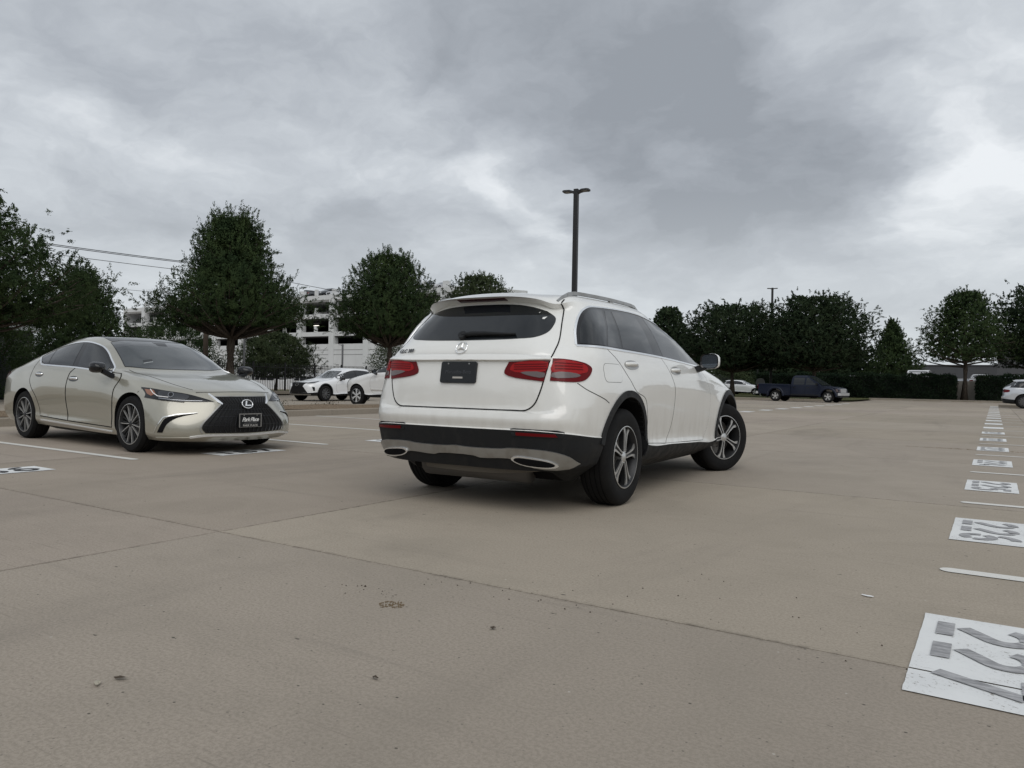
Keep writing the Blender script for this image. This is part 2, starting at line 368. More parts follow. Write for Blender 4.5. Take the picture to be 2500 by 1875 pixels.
def patch_mesh(body, poly, axis, off=0.003, skirt=0.012, h=0.05, side=1, crown=0.0):
    """panel that follows the body: outline poly (2D) projected along axis, raised by off, with a turned-down edge"""
    org, d = body.frame(axis)
    us = [p[0] for p in poly]; vs_ = [p[1] for p in poly]
    V2 = []; key = {}; F = []
    def vid(p):
        k = (round(p[0], 4), round(p[1], 4))
        if k not in key: key[k] = len(V2); V2.append(k)
        return key[k]
    u = math.floor(min(us)/h)*h
    while u < max(us):
        c1 = _clip(_clip(poly, 0, u, True), 0, u+h, False) if True else poly
        if len(c1) >= 3:
            v = math.floor(min(p[1] for p in c1)/h)*h; vm = max(p[1] for p in c1)
            while v < vm:
                c2 = _clip(_clip(c1, 1, v, True), 1, v+h, False)
                ids = []
                for p in c2:
                    k = vid(p)
                    if k not in ids: ids.append(k)
                if len(ids) >= 3:
                    ar = sum(V2[ids[i]][0]*V2[ids[(i+1) % len(ids)]][1]-V2[ids[(i+1) % len(ids)]][0]*V2[ids[i]][1] for i in range(len(ids)))
                    if abs(ar) > 1e-8: F.append(ids if ar > 0 else ids[::-1])
                v += h
        u += h
    hits = [body.hit(org(*p), d) for p in V2]
    V = []; NN = []
    for (p, n) in hits:
        V.append(p + n*off); NN.append(n)
    # orient faces outward
    if F:
        vote = 0.0
        for f in F:
            nn = Vector((0, 0, 0))
            for i in range(len(f)): nn += V[f[i]].cross(V[f[(i+1) % len(f)]])
            vote += nn.dot(NN[f[0]])
        if vote < 0: F = [g[::-1] for g in F]
    # skirt on boundary
    ec = {}
    for f in F:
        for i in range(len(f)): a, b = f[i], f[(i+1) % len(f)]; ec[(a, b)] = ec.get((a, b), 0)+1
    bd = [(a, b) for (a, b) in ec if (b, a) not in ec]
    if skirt:
        dup = {}
        for a, b in bd:
            e = (V[b]-V[a]); nrm = e.cross((NN[a]+NN[b])*0.5)
            nrm = nrm.normalized() if nrm.length > 1e-9 else NN[a]
            base = len(V)
            for k in (a, b):
                V.append(V[k].copy()); NN.append(nrm)
            for k in (a, b):
                V.append(V[k] - NN[k]*skirt); NN.append(nrm)
            F.append([base+1, base, base+2, base+3])
    if side < 0:
        V = [Vector((p.x, -p.y, p.z)) for p in V]; NN = [Vector((p.x, -p.y, p.z)) for p in NN]; F = [g[::-1] for g in F]
    return V, F, NN
def panel(body, name, poly, axis, mat_, parent, off=0.003, skirt=0.012, h=0.05, side=1):
    V, F, NN = patch_mesh(body, poly, axis, off, skirt, h, side)
    return mesh(name, V, F, mat_, parent, normals=NN)
def strip(body, name, line, axis, width, height, mat_, parent, closed=False, step=0.03, side=1, base=0.004, taper=False, round_=False, prof_=None):
    """bead or shut line running over the body along a 2D polyline"""
    P = [Vector((p[0], p[1], 0)) for p in line]
    if closed: P.append(P[0].copy())
    pts = []
    for a, b in zip(P[:-1], P[1:]):
        n = max(1, int((b-a).length/step))
        pts += [a.lerp(b, k/n) for k in range(n)]
    if not closed: pts.append(P[-1])
    org, d = body.frame(axis); hs = [body.hit(org(p.x, p.y), d) for p in pts]; m = len(hs); V = []; F = []
    for i, (p, n) in enumerate(hs):
        a = hs[i-1][0] if (i > 0 or closed) else p; b = hs[(i+1) % m][0] if (i+1 < m or closed) else p
        t = (b-a); t = t.normalized() if t.length > 1e-9 else Vector((0, 0, 1)); bn = n.cross(t).normalized()
        w = width*0.5*(math.sin(math.pi*min(1, max(0.0, (i+0.3)/(m-0.4))))**0.5 if taper else 1.0)
        prof = [(-1, -base), (-1, height), (1, height), (1, -base)] if not round_ else [(-1, -base), (-0.85, height*0.6), (0, height), (0.85, height*0.6), (1, -base)]
        if prof_: prof = prof_
        for s_, hh in prof: V.append(p + bn*w*s_ + n*hh)
    k = len(prof)
    for i in range(m if closed else m-1):
        j = (i+1) % m
        for c in range(k-1): F.append((i*k+c, j*k+c, j*k+c+1, i*k+c+1))
    if not closed: F.append(tuple(range(k))); F.append(tuple((m-1)*k+c for c in reversed(range(k))))
    if side < 0: V = [Vector((p.x, -p.y, p.z)) for p in V]; F = [f[::-1] for f in F]
    return mesh(name, V, F, mat_, parent, sharp=40)
def text_mesh(name, body_text, size, mat_, parent, matrix, extrude=0.002, shear=0.0, align='CENTER', space=1.0, offset=0.0):
    cu = bpy.data.curves.new('txt', 'FONT'); cu.body = body_text; cu.size = size; cu.extrude = extrude; cu.shear = shear; cu.align_x = align; cu.align_y = 'CENTER'; cu.space_character = space; cu.resolution_u = 3; cu.offset = offset
    o = bpy.data.objects.new('txt', cu); COL.objects.link(o); dg = bpy.context.evaluated_depsgraph_get()
    me = bpy.data.meshes.new_from_object(o.evaluated_get(dg)); bpy.data.objects.remove(o, do_unlink=True); bpy.data.curves.remove(cu)
    me.materials.clear(); me.materials.append(mat_); me.transform(matrix); me.name = name
    return link_mesh(name, me, parent)

# ---------------------------------------------------------------- wheels
def spoke_polys(kind):
    """(outline list in (radius, tangential) unit coords, count, material, depth offset)"""
    if kind == 'five_twin':      # five pairs of thick arms splaying at the rim
        L = [(0.20, 0.045), (0.42, 0.05), (0.70, 0.075), (0.88, 0.15), (0.965, 0.235), (0.985, 0.10), (0.955, 0.10), (0.84, 0.055), (0.62, 0.022), (0.40, 0.018), (0.20, 0.016)]
        return [(L, 5, 'RIM'), ([(r, -t) for r, t in L][::-1], 5, 'RIM')]
    return []
def make_wheel(name, parent, loc, rad, width, rim_r, style, side, steer=0.0, rim_mat=None, spin=0.0):
    """outer face towards local -y (right side); side=-1 mirrors to the left"""
    rim_mat = rim_mat or RIM; hw = width/2
    prof = [(rim_r*0.985, hw*0.80), (rim_r*1.0, hw*0.93), (rim_r+0.012, hw*0.97), (rim_r+(rad-rim_r)*0.45, hw*1.0), (rim_r+(rad-rim_r)*0.75, hw*0.97), (rad-0.018, hw*0.88), (rad-0.006, hw*0.76), (rad, hw*0.60)]
    g = 0.007
    tread = []
    for c in (0.50, 0.17, -0.17, -0.50): tread += [(rad, hw*(c+0.035)), (rad-g, hw*(c+0.03)), (rad-g, hw*(c-0.03)), (rad, hw*(c-0.035))]
    full = prof + tread + [(r, -h) for r, h in prof[::-1]]
    rim = MB().lathe([(rim_r*0.70, hw*0.5), (rim_r*0.93, hw*0.72), (rim_r*0.99, hw*0.86), (rim_r*1.0, hw*0.96), (rim_r*0.965, hw*0.965), (rim_r*0.94, hw*0.90), (rim_r*0.90, 0.0), (rim_r*0.90, -hw*0.6)][:0] +
                     [(rim_r*0.99, -hw*0.86), (rim_r*1.0, -hw*0.97), (rim_r*0.968, -hw*0.985), (rim_r*0.945, -hw*0.93), (rim_r*0.90, -hw*0.3), (rim_r*0.88, hw*0.4), (rim_r*0.99, hw*0.9)], 48)
    w = rim.build('wheel', RIMD, parent, sharp=35)
    w.location = loc; w.rotation_euler = (0, spin, steer + (math.pi if side < 0 else 0))
    MB().lathe(full, 56).build('tyre', RUBBER, w, sharp=35)
    MB().lathe([(rim_r*0.968, -hw*0.985), (rim_r*0.985, -hw*0.992), (rim_r*0.998, -hw*0.975)], 56).build('rim_lip', rim_mat, w, smooth=True)
    yo = -hw*0.86
    def arm(outl, ang, y_in, y_out, thick, m, nm):
        n = len(outl); V = []; F = []
        for dep in (0, thick):
            for r, t in outl:
                a = ang + 0.0; rr = r*rim_r; tt = t*rim_r; ca, sa = math.cos(a), math.sin(a)
                y = y_in + (y_out-y_in)*min(1, max(0, (r-0.15)/0.8)) + dep
                V.append((rr*ca - tt*sa, y, rr*sa + tt*ca))
        F = [tuple(range(n)), tuple(reversed(range(n, 2*n)))] + [(i, n+i, n+(i+1) % n, (i+1) % n) for i in range(n)]
        return mesh(nm, V, F, m, w, sharp=30)
    if style == 'five_twin':
        base = [(0.16, 0.075), (0.45, 0.085), (0.72, 0.125), (0.90, 0.26), (0.99, 0.30), (0.99, -0.30), (0.90, -0.26), (0.72, -0.125), (0.45, -0.085), (0.16, -0.075)]
        up = [(0.17, 0.072), (0.45, 0.082), (0.72, 0.120), (0.89, 0.245), (0.975, 0.31), (0.985, 0.19), (0.95, 0.125), (0.86, 0.085), (0.70, 0.052), (0.45, 0.042), (0.17, 0.040)]
        for k in range(5):
            a = R(90 + 72*k)
            arm(base, a, yo+0.006, yo+0.012, 0.035, RIMD, 'spoke_web')
            arm(up, a, yo-0.003, yo+0.002, 0.02, rim_mat, 'spoke'); arm([(r, -t) for r, t in up][::-1], a, yo-0.003, yo+0.002, 0.02, rim_mat, 'spoke')
    elif style == 'vee':
        up = [(0.10, 0.055), (0.55, 0.155), (0.93, 0.262), (0.985, 0.18), (0.975, 0.10), (0.93, 0.22), (0.55, 0.118), (0.12, 0.02)]
        for k in range(5):
            a = R(270 + 72*k)
            arm(up, a, yo, yo-0.002, 0.02, rim_mat, 'spoke'); arm([(r, -t) for r, t in up][::-1], a, yo, yo-0.002, 0.02, rim_mat, 'spoke')
            arm([(0.15, 0.016), (0.95, 0.028), (0.95, -0.028), (0.15, -0.016)], a + R(36), yo+0.012, yo+0.010, 0.02, RIMD, 'spoke_web')
            for q in (-15, 15): arm([(0.2, 0.02), (0.97, 0.03), (0.97, -0.03), (0.2, -0.02)], a + R(36+q), yo+0.014, yo+0.012, 0.02, RIMD, 'spoke_web')
    elif style in ('six', 'ten', 'five'):
        nn = {'six': 6, 'ten': 10, 'five': 5}[style]; ww = {'six': 0.12, 'ten': 0.07, 'five': 0.16}[style]
        for k in range(nn):
            arm([(0.12, ww*0.7), (0.6, ww), (0.97, ww*1.7), (0.97, -ww*1.7), (0.6, -ww), (0.12, -ww*0.7)], R(90+360*k/nn), yo, yo, 0.03, rim_mat, 'spoke')
    MB().lathe([(0.001, yo-0.006), (rim_r*0.10, yo-0.006), (rim_r*0.135, yo-0.001), (rim_r*0.19, yo+0.004), (rim_r*0.19, yo+0.05)], 24).build('hub_cap', rim_mat if style != 'vee' else RIMD, w, sharp=40)
    MB().lathe([(0.001, hw*0.1), (rim_r*0.45, hw*0.1), (rim_r*0.47, -hw*0.05), (rim_r*0.76, -hw*0.05), (rim_r*0.76, hw*0.1), (0.001, hw*0.15)], 32).build('brake_disc', DISC, w, sharp=40)
    MB().lathe([(0.001, hw*0.3), (rim_r*0.89, hw*0.3)], 32).build('wheel_back', DARK, w)
    return w
def copy_tree(o, parent=None):
    c = o.copy(); COL.objects.link(c)
    for k in ('label', 'category', 'group'):
        pass
    c.parent = parent
    for ch in list(o.children): copy_tree(ch, c)
    return c
# ================================================================== ground, paving, markings
def concrete(name, base=(0.37, 0.320, 0.262), slab=False):
    m = mat(name, base, 0.88, spec=0.25); n = NT(m)
    p = n.pos()
    big = n.noise(n.pos((1, 1, 1)), 0.22, 5, 0.6); mid = n.noise(n.pos((1, 1, 1), (5, 3, 0)), 1.3, 6, 0.65, 0.6); fine = n.noise(p, 85, 4, 0.75); grain = n.noise(p, 240, 2, 0.6)
    broom = n.noise(n.pos((3.0, 95, 1)), 1.0, 4, 0.7); broom2 = n.noise(n.pos((1.2, 38, 1), (2, 9, 0)), 1.0, 4, 0.7)
    patch = n.ramp(n.noise(n.pos((1, 1, 1), (11, 7, 0)), 0.5, 4, 0.6), 0.42, 0.68)
    c = n.mix(n.ramp(big, 0.3, 0.7), tuple(v*0.90 for v in base), tuple(v*1.08 for v in base))
    c = n.mix(n.math('MULTIPLY', n.ramp(mid, 0.40, 0.72), 0.48), c, (base[0]*0.78, base[1]*0.80, base[2]*0.80, 1))
    bf = n.math('MULTIPLY', n.ramp(broom, 0.54, 0.80), n.math('ADD', n.math('MULTIPLY', patch, 0.50), 0.22)); c = n.mix(bf, c, (0.10, 0.085, 0.068, 1))
    bf2 = n.math('MULTIPLY', n.ramp(broom2, 0.56, 0.82), n.math('MULTIPLY', patch, 0.34)); c = n.mix(bf2, c, (0.13, 0.11, 0.09, 1))
    c = n.mix(n.math('MULTIPLY', n.ramp(fine, 0.40, 0.62), 0.62), c, (base[0]*0.66, base[1]*0.66, base[2]*0.64, 1))
    c = n.mix(n.math('MULTIPLY', n.ramp(grain, 0.55, 0.75), 0.40), c, (0.42, 0.39, 0.34, 1))
    v1 = n.voro(n.pos((2.2, 5.0, 1)), 1.6); wob = n.math('MULTIPLY', n.noise(p, 55, 3, 0.6), 0.16); sp = n.ramp(n.math('ADD', v1.outputs['Distance'], wob), 0.135, 0.105); rgb = n.sep(v1.outputs['Color']); gate = n.ramp(rgb[0], 0.52, 0.56)
    c = n.mix(n.math('MULTIPLY', n.math('MULTIPLY', sp, gate), 0.9), c, (0.030, 0.026, 0.020, 1))
    v4 = n.voro(n.pos((3.1, 4.0, 1), (7, 1, 0)), 4.5); rgb4 = n.sep(v4.outputs['Color']); c = n.mix(n.math('MULTIPLY', n.math('MULTIPLY', n.ramp(v4.outputs['Distance'], 0.085, 0.05), n.ramp(rgb4[1], 0.60, 0.64)), 0.8), c, (0.035, 0.03, 0.024, 1))
    v2 = n.voro(n.pos((1, 1, 1), (3, 8, 0)), 26.0); c = n.mix(n.math('MULTIPLY', n.ramp(v2.outputs['Distance'], 0.12, 0.04), 0.55), c, (0.08, 0.07, 0.06, 1))
    v3 = n.voro(n.pos((1, 1, 1), (1.7, 2.8, 0)), 5.0); c = n.mix(n.math('MULTIPLY', n.ramp(v3.outputs['Distance'], 0.03, 0.015), 0.6), c, (0.55, 0.52, 0.46, 1))
    # oil and tyre marks along the aisle
    st = n.noise(n.pos((0.9, 0.16, 1), (4, 0, 0)), 1.2, 5, 0.6, 0.8); c = n.mix(n.math('MULTIPLY', n.ramp(st, 0.52, 0.75), 0.30), c, (0.13, 0.115, 0.10, 1))
    dv = n.voro(n.pos((1, 1, 1), (3.3, 1.1, 0)), 0.55); dn = n.math('MULTIPLY', n.noise(p, 5, 4, 0.6), 0.35); dr = n.ramp(n.math('ADD', dv.outputs['Distance'], dn), 0.42, 0.20); c = n.mix(n.math('MULTIPLY', dr, 0.18), c, (0.12, 0.105, 0.09, 1))
    sc = n.noise(n.pos((0.35, 7.0, 1), (1, 3, 0)), 1.0, 3, 0.5, 0.3); c = n.mix(n.math('MULTIPLY', n.ramp(sc, 0.62, 0.78), 0.16), c, (0.10, 0.09, 0.08, 1))
    if slab:
        ob = n.N.new('ShaderNodeObjectInfo'); c = n.mix(1.0, c, ob.outputs['Color'], 'MULTIPLY')
        # grime along the joints
        o = n.sep(n.vec('Object')); ex = n.math('SUBTRACT', 2.285, n.math('ABSOLUTE', o[0])); ey = n.math('SUBTRACT', 2.055, n.math('ABSOLUTE', o[1])); e = n.math('MINIMUM', ex, ey)
        jn = n.noise(p, 14, 4, 0.7); jf = n.math('MULTIPLY', n.ramp(e, 0.035, 0.0), n.ramp(jn, 0.40, 0.70)); c = n.mix(n.math('MULTIPLY', jf, 0.5), c, (0.05, 0.042, 0.032, 1))
    n.col(c); n.rough(n.ramp(mid, 0.3, 0.8, 0.80, 0.95))
    h = n.math('ADD', n.math('MULTIPLY', fine, 0.5), n.math('ADD', n.math('MULTIPLY', broom, 0.7), n.math('MULTIPLY', grain, 0.35))); n.bump(h, 0.35, 0.004)
    return m
CONC = concrete('broom_finished_concrete', slab=True); CONC2 = concrete('far_lot_concrete', (0.36, 0.314, 0.258)); 
JOINT = mat('joint_filler', (0.018, 0.016, 0.014), 0.95, spec=0.1)
# base sheet reaching the horizon; the lot beyond the island lies a little lower
def ground_sheet():
    xs = [-900, -300, -120, -60, -30, -17.4, -16.4, -15.4, -14.2, 0, 15, 60, 300, 900]; ys = [-200, -40, 0, 20, 45, 75, 140, 400, 1200]
    V = [(x, y, -.13 if x < -17 else (-.06 if x < -16 else -.025)) for y in ys for x in xs]; n = len(xs)
    F = [(j*n+i, j*n+i+1, (j+1)*n+i+1, (j+1)*n+i) for j in range(len(ys)-1) for i in range(n-1)]
    return tag(mesh('ground', V, F, CONC2), kind='structure')
GROUND = ground_sheet()
# cast slabs of the near lot, with open saw-cut joints
PAVE = thing('pavement', None, None); PAVE['kind'] = 'structure'
SLX, SLY = 4.565, 4.11; X_J, Y_J = -3.81, 2.75
def slab_mesh(hx, hy, seed):
    rnd = random.Random(seed); g = .0026; pts = []
    def edge(a, b, fx, n=14):
        for k in range(n): t = k/n; yield a + (b-a)*t, rnd.uniform(0, .0022) + (rnd.uniform(.002, .007) if rnd.random() < .06 else 0)
    for t, d in edge(-hx, hx, 0): pts.append((t, -hy+g+d))
    for t, d in edge(-hy, hy, 0): pts.append((hx-g-d, t))
    for t, d in edge(hx, -hx, 0): pts.append((t, hy-g-d))
    for t, d in edge(hy, -hy, 0): pts.append((-hx+g+d, t))
    pts = [(max(-hx+g, min(hx-g, x)), max(-hy+g, min(hy-g, y))) for x, y in pts]
    n = len(pts); me = bpy.data.meshes.new('concrete_slab'); me.from_pydata([(x, y, 0) for x, y in pts] + [(x, y, -.022) for x, y in pts], [], [tuple(range(n))] + [(i, n+i, n+(i+1) % n, (i+1) % n) for i in range(n)])
    me.materials.append(CONC); me.update(); return me
SLABS = [slab_mesh(SLX/2, SLY/2, k) for k in range(5)]
for i in range(-3, 4):
    for j in range(-2, 17):
        o = bpy.data.objects.new('concrete_slab', SLABS[(i*3+j*7) % 5]); COL.objects.link(o); o.parent = PAVE
        x0 = X_J + SLX*i; o.location = (x0+SLX/2, Y_J+SLY*(j+.5), 0)
        rt_ = random.Random(i*31+j*17); tn = (.95 if j < 0 else 1.0)*rt_.uniform(.92, 1.06); o.color = (tn, tn*rt_.uniform(.985, 1.005), tn*rt_.uniform(.97, 1.01), 1)
        if x0 < -13: o.scale = ((14.10-12.94)/SLX*1.0, 1, 1); o.location.x = -12.94-(14.10-12.94)/2
# joint bed under the slabs
tag(mesh('joint_bed', [(-14.1,-6,-.018),(14.5,-6,-.018),(14.5,72.6,-.018),(-14.1,72.6,-.018)], [(0,1,2,3)], JOINT), kind='structure')
# ---------------------------------------------------------------- painted markings
LINE = mat('line_paint', (0.66, 0.65, 0.61), 0.7); n_ = NT(LINE); w_ = n_.noise(n_.pos(), 45, 4, 0.75); n_.col(n_.mix(n_.ramp(w_, 0.60, 0.72), (0.66, 0.65, 0.61), (0.33, 0.295, 0.25)))
TILE = mat('tile_paint', (0.70, 0.71, 0.70), 0.7); n_ = NT(TILE); a_ = n_.noise(n_.pos(), 70, 4, 0.8); b_ = n_.noise(n_.pos(), 3.5, 4, 0.6); c_ = n_.mix(n_.math('MULTIPLY', n_.ramp(b_, 0.35, 0.8), 0.4), (0.72, 0.73, 0.72), (0.52, 0.53, 0.54))
n_.col(n_.mix(n_.math('MULTIPLY', n_.ramp(a_, 0.56, 0.66), n_.ramp(b_, 0.40, 0.64)), c_, (0.20, 0.18, 0.155)))
INK = mat('stencil_paint', (0.16, 0.16, 0.165), 0.75); n_ = NT(INK); a_ = n_.noise(n_.pos((1, 3, 1)), 14, 5, 0.7); n_.col(n_.mix(n_.ramp(a_, 0.30, 0.72), (0.20, 0.20, 0.205), (0.44, 0.44, 0.445)))
INKB = mat('stencil_paint_dark', (0.035, 0.035, 0.038), 0.75)
def arcp(cx, cy, rx, ry, a0, a1, n=9): return [(cx+rx*math.cos(R(a0+(a1-a0)*k/n)), cy+ry*math.sin(R(a0+(a1-a0)*k/n))) for k in range(n+1)]
# stencil digits, strokes with bridges; cell 0..1 wide, 0..1.6 high
DIG = {'0': [arcp(.5,.8,.38,.7,100,260), arcp(.5,.8,.38,.7,-80,80)], '1': [[(.30,1.25),(.5,1.5),(.5,.85)], [(.5,.72),(.5,.08)]],
 '2': [arcp(.5,1.12,.38,.38,165,75,6), arcp(.5,1.12,.38,.38,55,-50,7)+[(.52,.62),(.30,.40)], [(.10,.10),(.90,.10)]],
 '3': [arcp(.48,1.15,.36,.35,160,-60), arcp(.48,.47,.40,.39,60,-160)], '4': [[(.66,1.5),(.14,.55)], [(.10,.48),(.90,.48)], [(.70,.40),(.70,.08)]],
 '5': [[(.85,1.46),(.25,1.46)], [(.20,1.40),(.18,.95)]+arcp(.46,.52,.40,.42,120,60,4), arcp(.46,.52,.40,.42,45,-150)],
 '6': [arcp(.62,.95,.50,.58,85,170,6), arcp(.5,.48,.38,.40,150,-20,8), arcp(.5,.48,.38,.40,-40,-190,8)], '7': [[(.12,1.46),(.88,1.46)], [(.84,1.36),(.34,.08)]],
 '8': [arcp(.5,1.15,.33,.33,-60,240), arcp(.5,.46,.40,.40,110,-70), arcp(.5,.46,.40,.40,-90,-235)], '9': [arcp(.5,1.12,.38,.40,-30,330), arcp(.38,.65,.50,.58,-95,-10,6)]}
def number_tile(x, y, txt, facing, ink, label, group, detail=True):
    """white rectangle 0.42 x 0.93 with a stencilled number; facing +1: digits' tops towards +x"""
    T = thing('number_tile', None, None); T['kind'] = 'structure'; T['label'] = label; T['group'] = group; T.location = (x, y, 0)
    hx, hy = .21, .465; rnd = random.Random(int(y*100)); mb = MB()
    def quad(y0, y1):
        n = 10; L_ = [(-hx + rnd.uniform(-.0015, .0015), y0+(y1-y0)*k/n, .004) for k in range(n+1)]; Rr = [(hx + rnd.uniform(-.0015, .0015), y0+(y1-y0)*k/n, .004) for k in range(n+1)]
        mb.add(L_ + Rr, [(k, n+1+k, n+2+k, k+1) for k in range(n)])
    yj = Y_J + SLY*round((y-Y_J)/SLY) - y
    if abs(yj) < hy: quad(-hy, yj-.0055); quad(yj+.0055, hy)
    else: quad(-hy, hy)
    mb.build('white_field', TILE, T)
    if detail:
        n = len(txt); pitch = .275; hgt = .30; wid = .215
        for i, ch in enumerate(txt):
            cy = (n-1)/2*pitch - i*pitch
            for st in DIG[ch]:
                V = []; F = []; lw = .029
                P_ = [Vector(((p[1]/1.6-.5)*hgt, -(p[0]-.5)*wid, 0)) for p in st]
                for k, p in enumerate(P_):
                    t = (P_[min(k+1, len(P_)-1)]-P_[max(k-1, 0)]).normalized(); nn = Vector((-t.y, t.x, 0)); V += [p+nn*lw, p-nn*lw]
                F = [(2*k, 2*k+1, 2*k+3, 2*k+2) for k in range(len(P_)-1)]
                V = [(v.x*facing + .0, (v.y)*facing + cy*facing, .0075) for v in V]
                if abs(yj) < hy: V = [(a, b if abs(b-yj) > .006 else yj+.006*(1 if b > yj else -1), c) for a, b, c in V]
                mesh('digit_stroke', V, F, ink, T)
    return T
def stall_line(x0, x1, y, label, w=.10, rounded=True, group=None):
    r = w/2; P_ = []
    if x1 > x0: P_ = [(x0+r+r*math.cos(R(90+180*k/8)), r*math.sin(R(90+180*k/8))) for k in range(9)] + [(x1, -r), (x1, r)]
    else: P_ = [(x0-r+r*math.cos(R(-90+180*k/8)), r*math.sin(R(-90+180*k/8))) for k in range(9)] + [(x1, r), (x1, -r)]
    o = mesh('stall_line', [(a, b+y, .004) for a, b in P_], [tuple(range(len(P_)))], LINE); o['kind'] = 'structure'; o['label'] = label
    if group: o['group'] = group
    return o
for k in range(20):
    y = 3.0 + 2.743*k
    number_tile(-.01, y, str(227-k), 1, INK, 'white painted tile with the stencilled number %d on the concrete' % (227-k), 'bay number tiles right of the aisle', k < 7)
    if k < 19: stall_line(-.22, 6.6, y+1.37, 'white bay line between numbers %d and %d' % (227-k, 226-k), group='bay lines right of the aisle')
for k in range(18):
    y = 3.13 + 2.743*k
    number_tile(-7.67, y, str(186+k), -1, INKB, 'white painted tile with the stencilled number %d left of the aisle' % (186+k), 'bay number tiles left of the aisle', k < 3)
    stall_line(-7.75, -14.0, y+1.42, 'white bay line between numbers %d and %d' % (186+k, 187+k), group='bay lines left of the aisle')
for k in range(7):
    x = -6.6 + 2.9*k
    o = mesh('stall_line', [(x, 69.0, .004), (x+.12, 69.0, .004), (x+.12+.6, 73.6, .004), (x+.6, 73.6, .004)], [(0,1,2,3)], LINE); o['kind'] = 'structure'; o['label'] = 'white bay line before the hedge, number %d from the left' % (k+1)
# ---------------------------------------------------------------- kerbs and planted islands
KERB = concrete('kerb_concrete', (0.30, 0.262, 0.215))
MULCH = mat('mulch', (0.20, 0.15, 0.10), 0.95, spec=0.1); n_ = NT(MULCH); a_ = n_.noise(n_.pos(), 26, 5, 0.75); n_.col(n_.mix(n_.ramp(a_, 0.35, 0.68), (0.085, 0.06, 0.04), (0.34, 0.265, 0.185))); n_.bump(a_, 0.9, 0.03)
def kerb_run(name, p, q, w=.15, h=.15, seg=3.05, label=None):
    """kerb of cast lengths from p to q"""
    T = thing(name, None, None); T['kind'] = 'structure'
    if label: T['label'] = label
    p, q = Vector((*p, 0)), Vector((*q, 0)); d = (q-p); L_ = d.length; d.normalize(); nrm = Vector((-d.y, d.x, 0)); n = max(1, round(L_/seg)); sl = L_/n
    prof = [(0, -.05), (.012, h*.86), (.035, h), (w-.02, h), (w, h-.015), (w, -.05)]
    V = []; F = []
    for x in (.004, sl-.004):
        for a, z in prof: V.append((x, a, z))
    m = len(prof); F = [(i, i+1, m+i+1, m+i) for i in range(m-1)] + [tuple(range(m))[::-1], tuple(range(m, 2*m))]
    me = bpy.data.meshes.new('kerb_length'); me.from_pydata(V, [], F); me.materials.append(KERB); me.update()
    ang = math.atan2(d.y, d.x)
    for k in range(n):
        o = bpy.data.objects.new('kerb_length', me); COL.objects.link(o); o.parent = T; c = p + d*(sl*k); o.location = c; o.rotation_euler = (0, 0, ang)
    return T
kerb_run('kerb', (-14.10, -8), (-14.10, 44), label='concrete kerb at the head of the left-hand bays')
kerb_run('kerb', (-16.75, 44), (-16.75, -8), label='concrete kerb on the far side of the mulched island')
isl = mesh('island_bed', [(-16.70+.55*i, -8+1.0*j, .15+.03*math.sin(i*1.4)*math.sin(j*.9)+.02*random.random()+(0 if 0 < i < 4 else -.02)) for j in range(53) for i in range(5)], [(j*5+i, j*5+i+1, (j+1)*5+i+1, (j+1)*5+i) for j in range(52) for i in range(4)], MULCH, smooth=True); tag(isl, kind='structure')
GRASSM = mat('turf', (0.055, 0.075, 0.025), 0.95, spec=0.1); n_ = NT(GRASSM); a_ = n_.noise(n_.pos(), 9, 5, 0.7); n_.col(n_.mix(n_.ramp(a_, 0.3, 0.7), (0.045, 0.060, 0.022), (0.12, 0.115, 0.05)))
kerb_run('kerb', (-30, 55.6), (-9.0, 55.6), label='concrete kerb of the grass strip behind the pickup')
kerb_run('kerb', (-9.5, 73.8), (14.5, 73.8), label='concrete kerb in front of the clipped hedges')
tag(mesh('grass_strip', [(-80,55.76,.12),(-9.05,55.76,.12),(-8.4,58.0,.12),(-8.6,69.0,.12),(-9.5,73.9,.12),(-9.5,76.3,.12),(-19.3,76.3,.12),(-19.3,120,.2),(-80,120,.2)], [tuple(range(9))], GRASSM), kind='structure')
tag(mesh('hedge_bed', [(-9.5,73.94,.13),(14.5,73.94,.13),(14.5,76.3,.13),(-9.5,76.3,.13)], [(0,1,2,3)], MULCH), kind='structure')
kerb_run('kerb', (.2, 53.0), (6.5, 53.0), label='low kerb beside the pale silver crossover')
# raised lot behind the hedge on a retaining wall
tag(mesh('raised_lot', [(-19.4,76.55,.9),(60,76.55,.9),(60,140,.95),(-19.4,140,.95),(-19.4,76.55,-.1),(-19.4,140,-.1)], [(0,1,2,3),(4,0,3,5)], CONC2), kind='structure')
RW = thing('retaining_wall', 'pale concrete retaining wall seen in the gap between the hedges', 'wall', (0, 76.4, 0)); WALLC = concrete('wall_concrete', (0.52, 0.49, 0.44))
pm_ = bpy.data.meshes.new('wall_panel'); mb_ = MB().box((-1.99,-.1,0),(1.99,.1,1.80)); pm_.from_pydata(mb_.v, [], mb_.f); pm_.materials.append(WALLC)
for k in range(-3, 4):
    o = bpy.data.objects.new('wall_panel', pm_); COL.objects.link(o); o.parent = RW; o.location = (4*k-1.0, 0, 0)
for k in range(-3, 4):
    MB().box((4*k-1.03, -.03, 1.8), (4*k-.97, .03, 2.02)).build('rail_post', SATIN if 'SATIN' in globals() else LINE, RW)
MB().tube([(-15,0,2.02),(15,0,2.02)], .025, 6).build('hand_rail', LINE, RW)
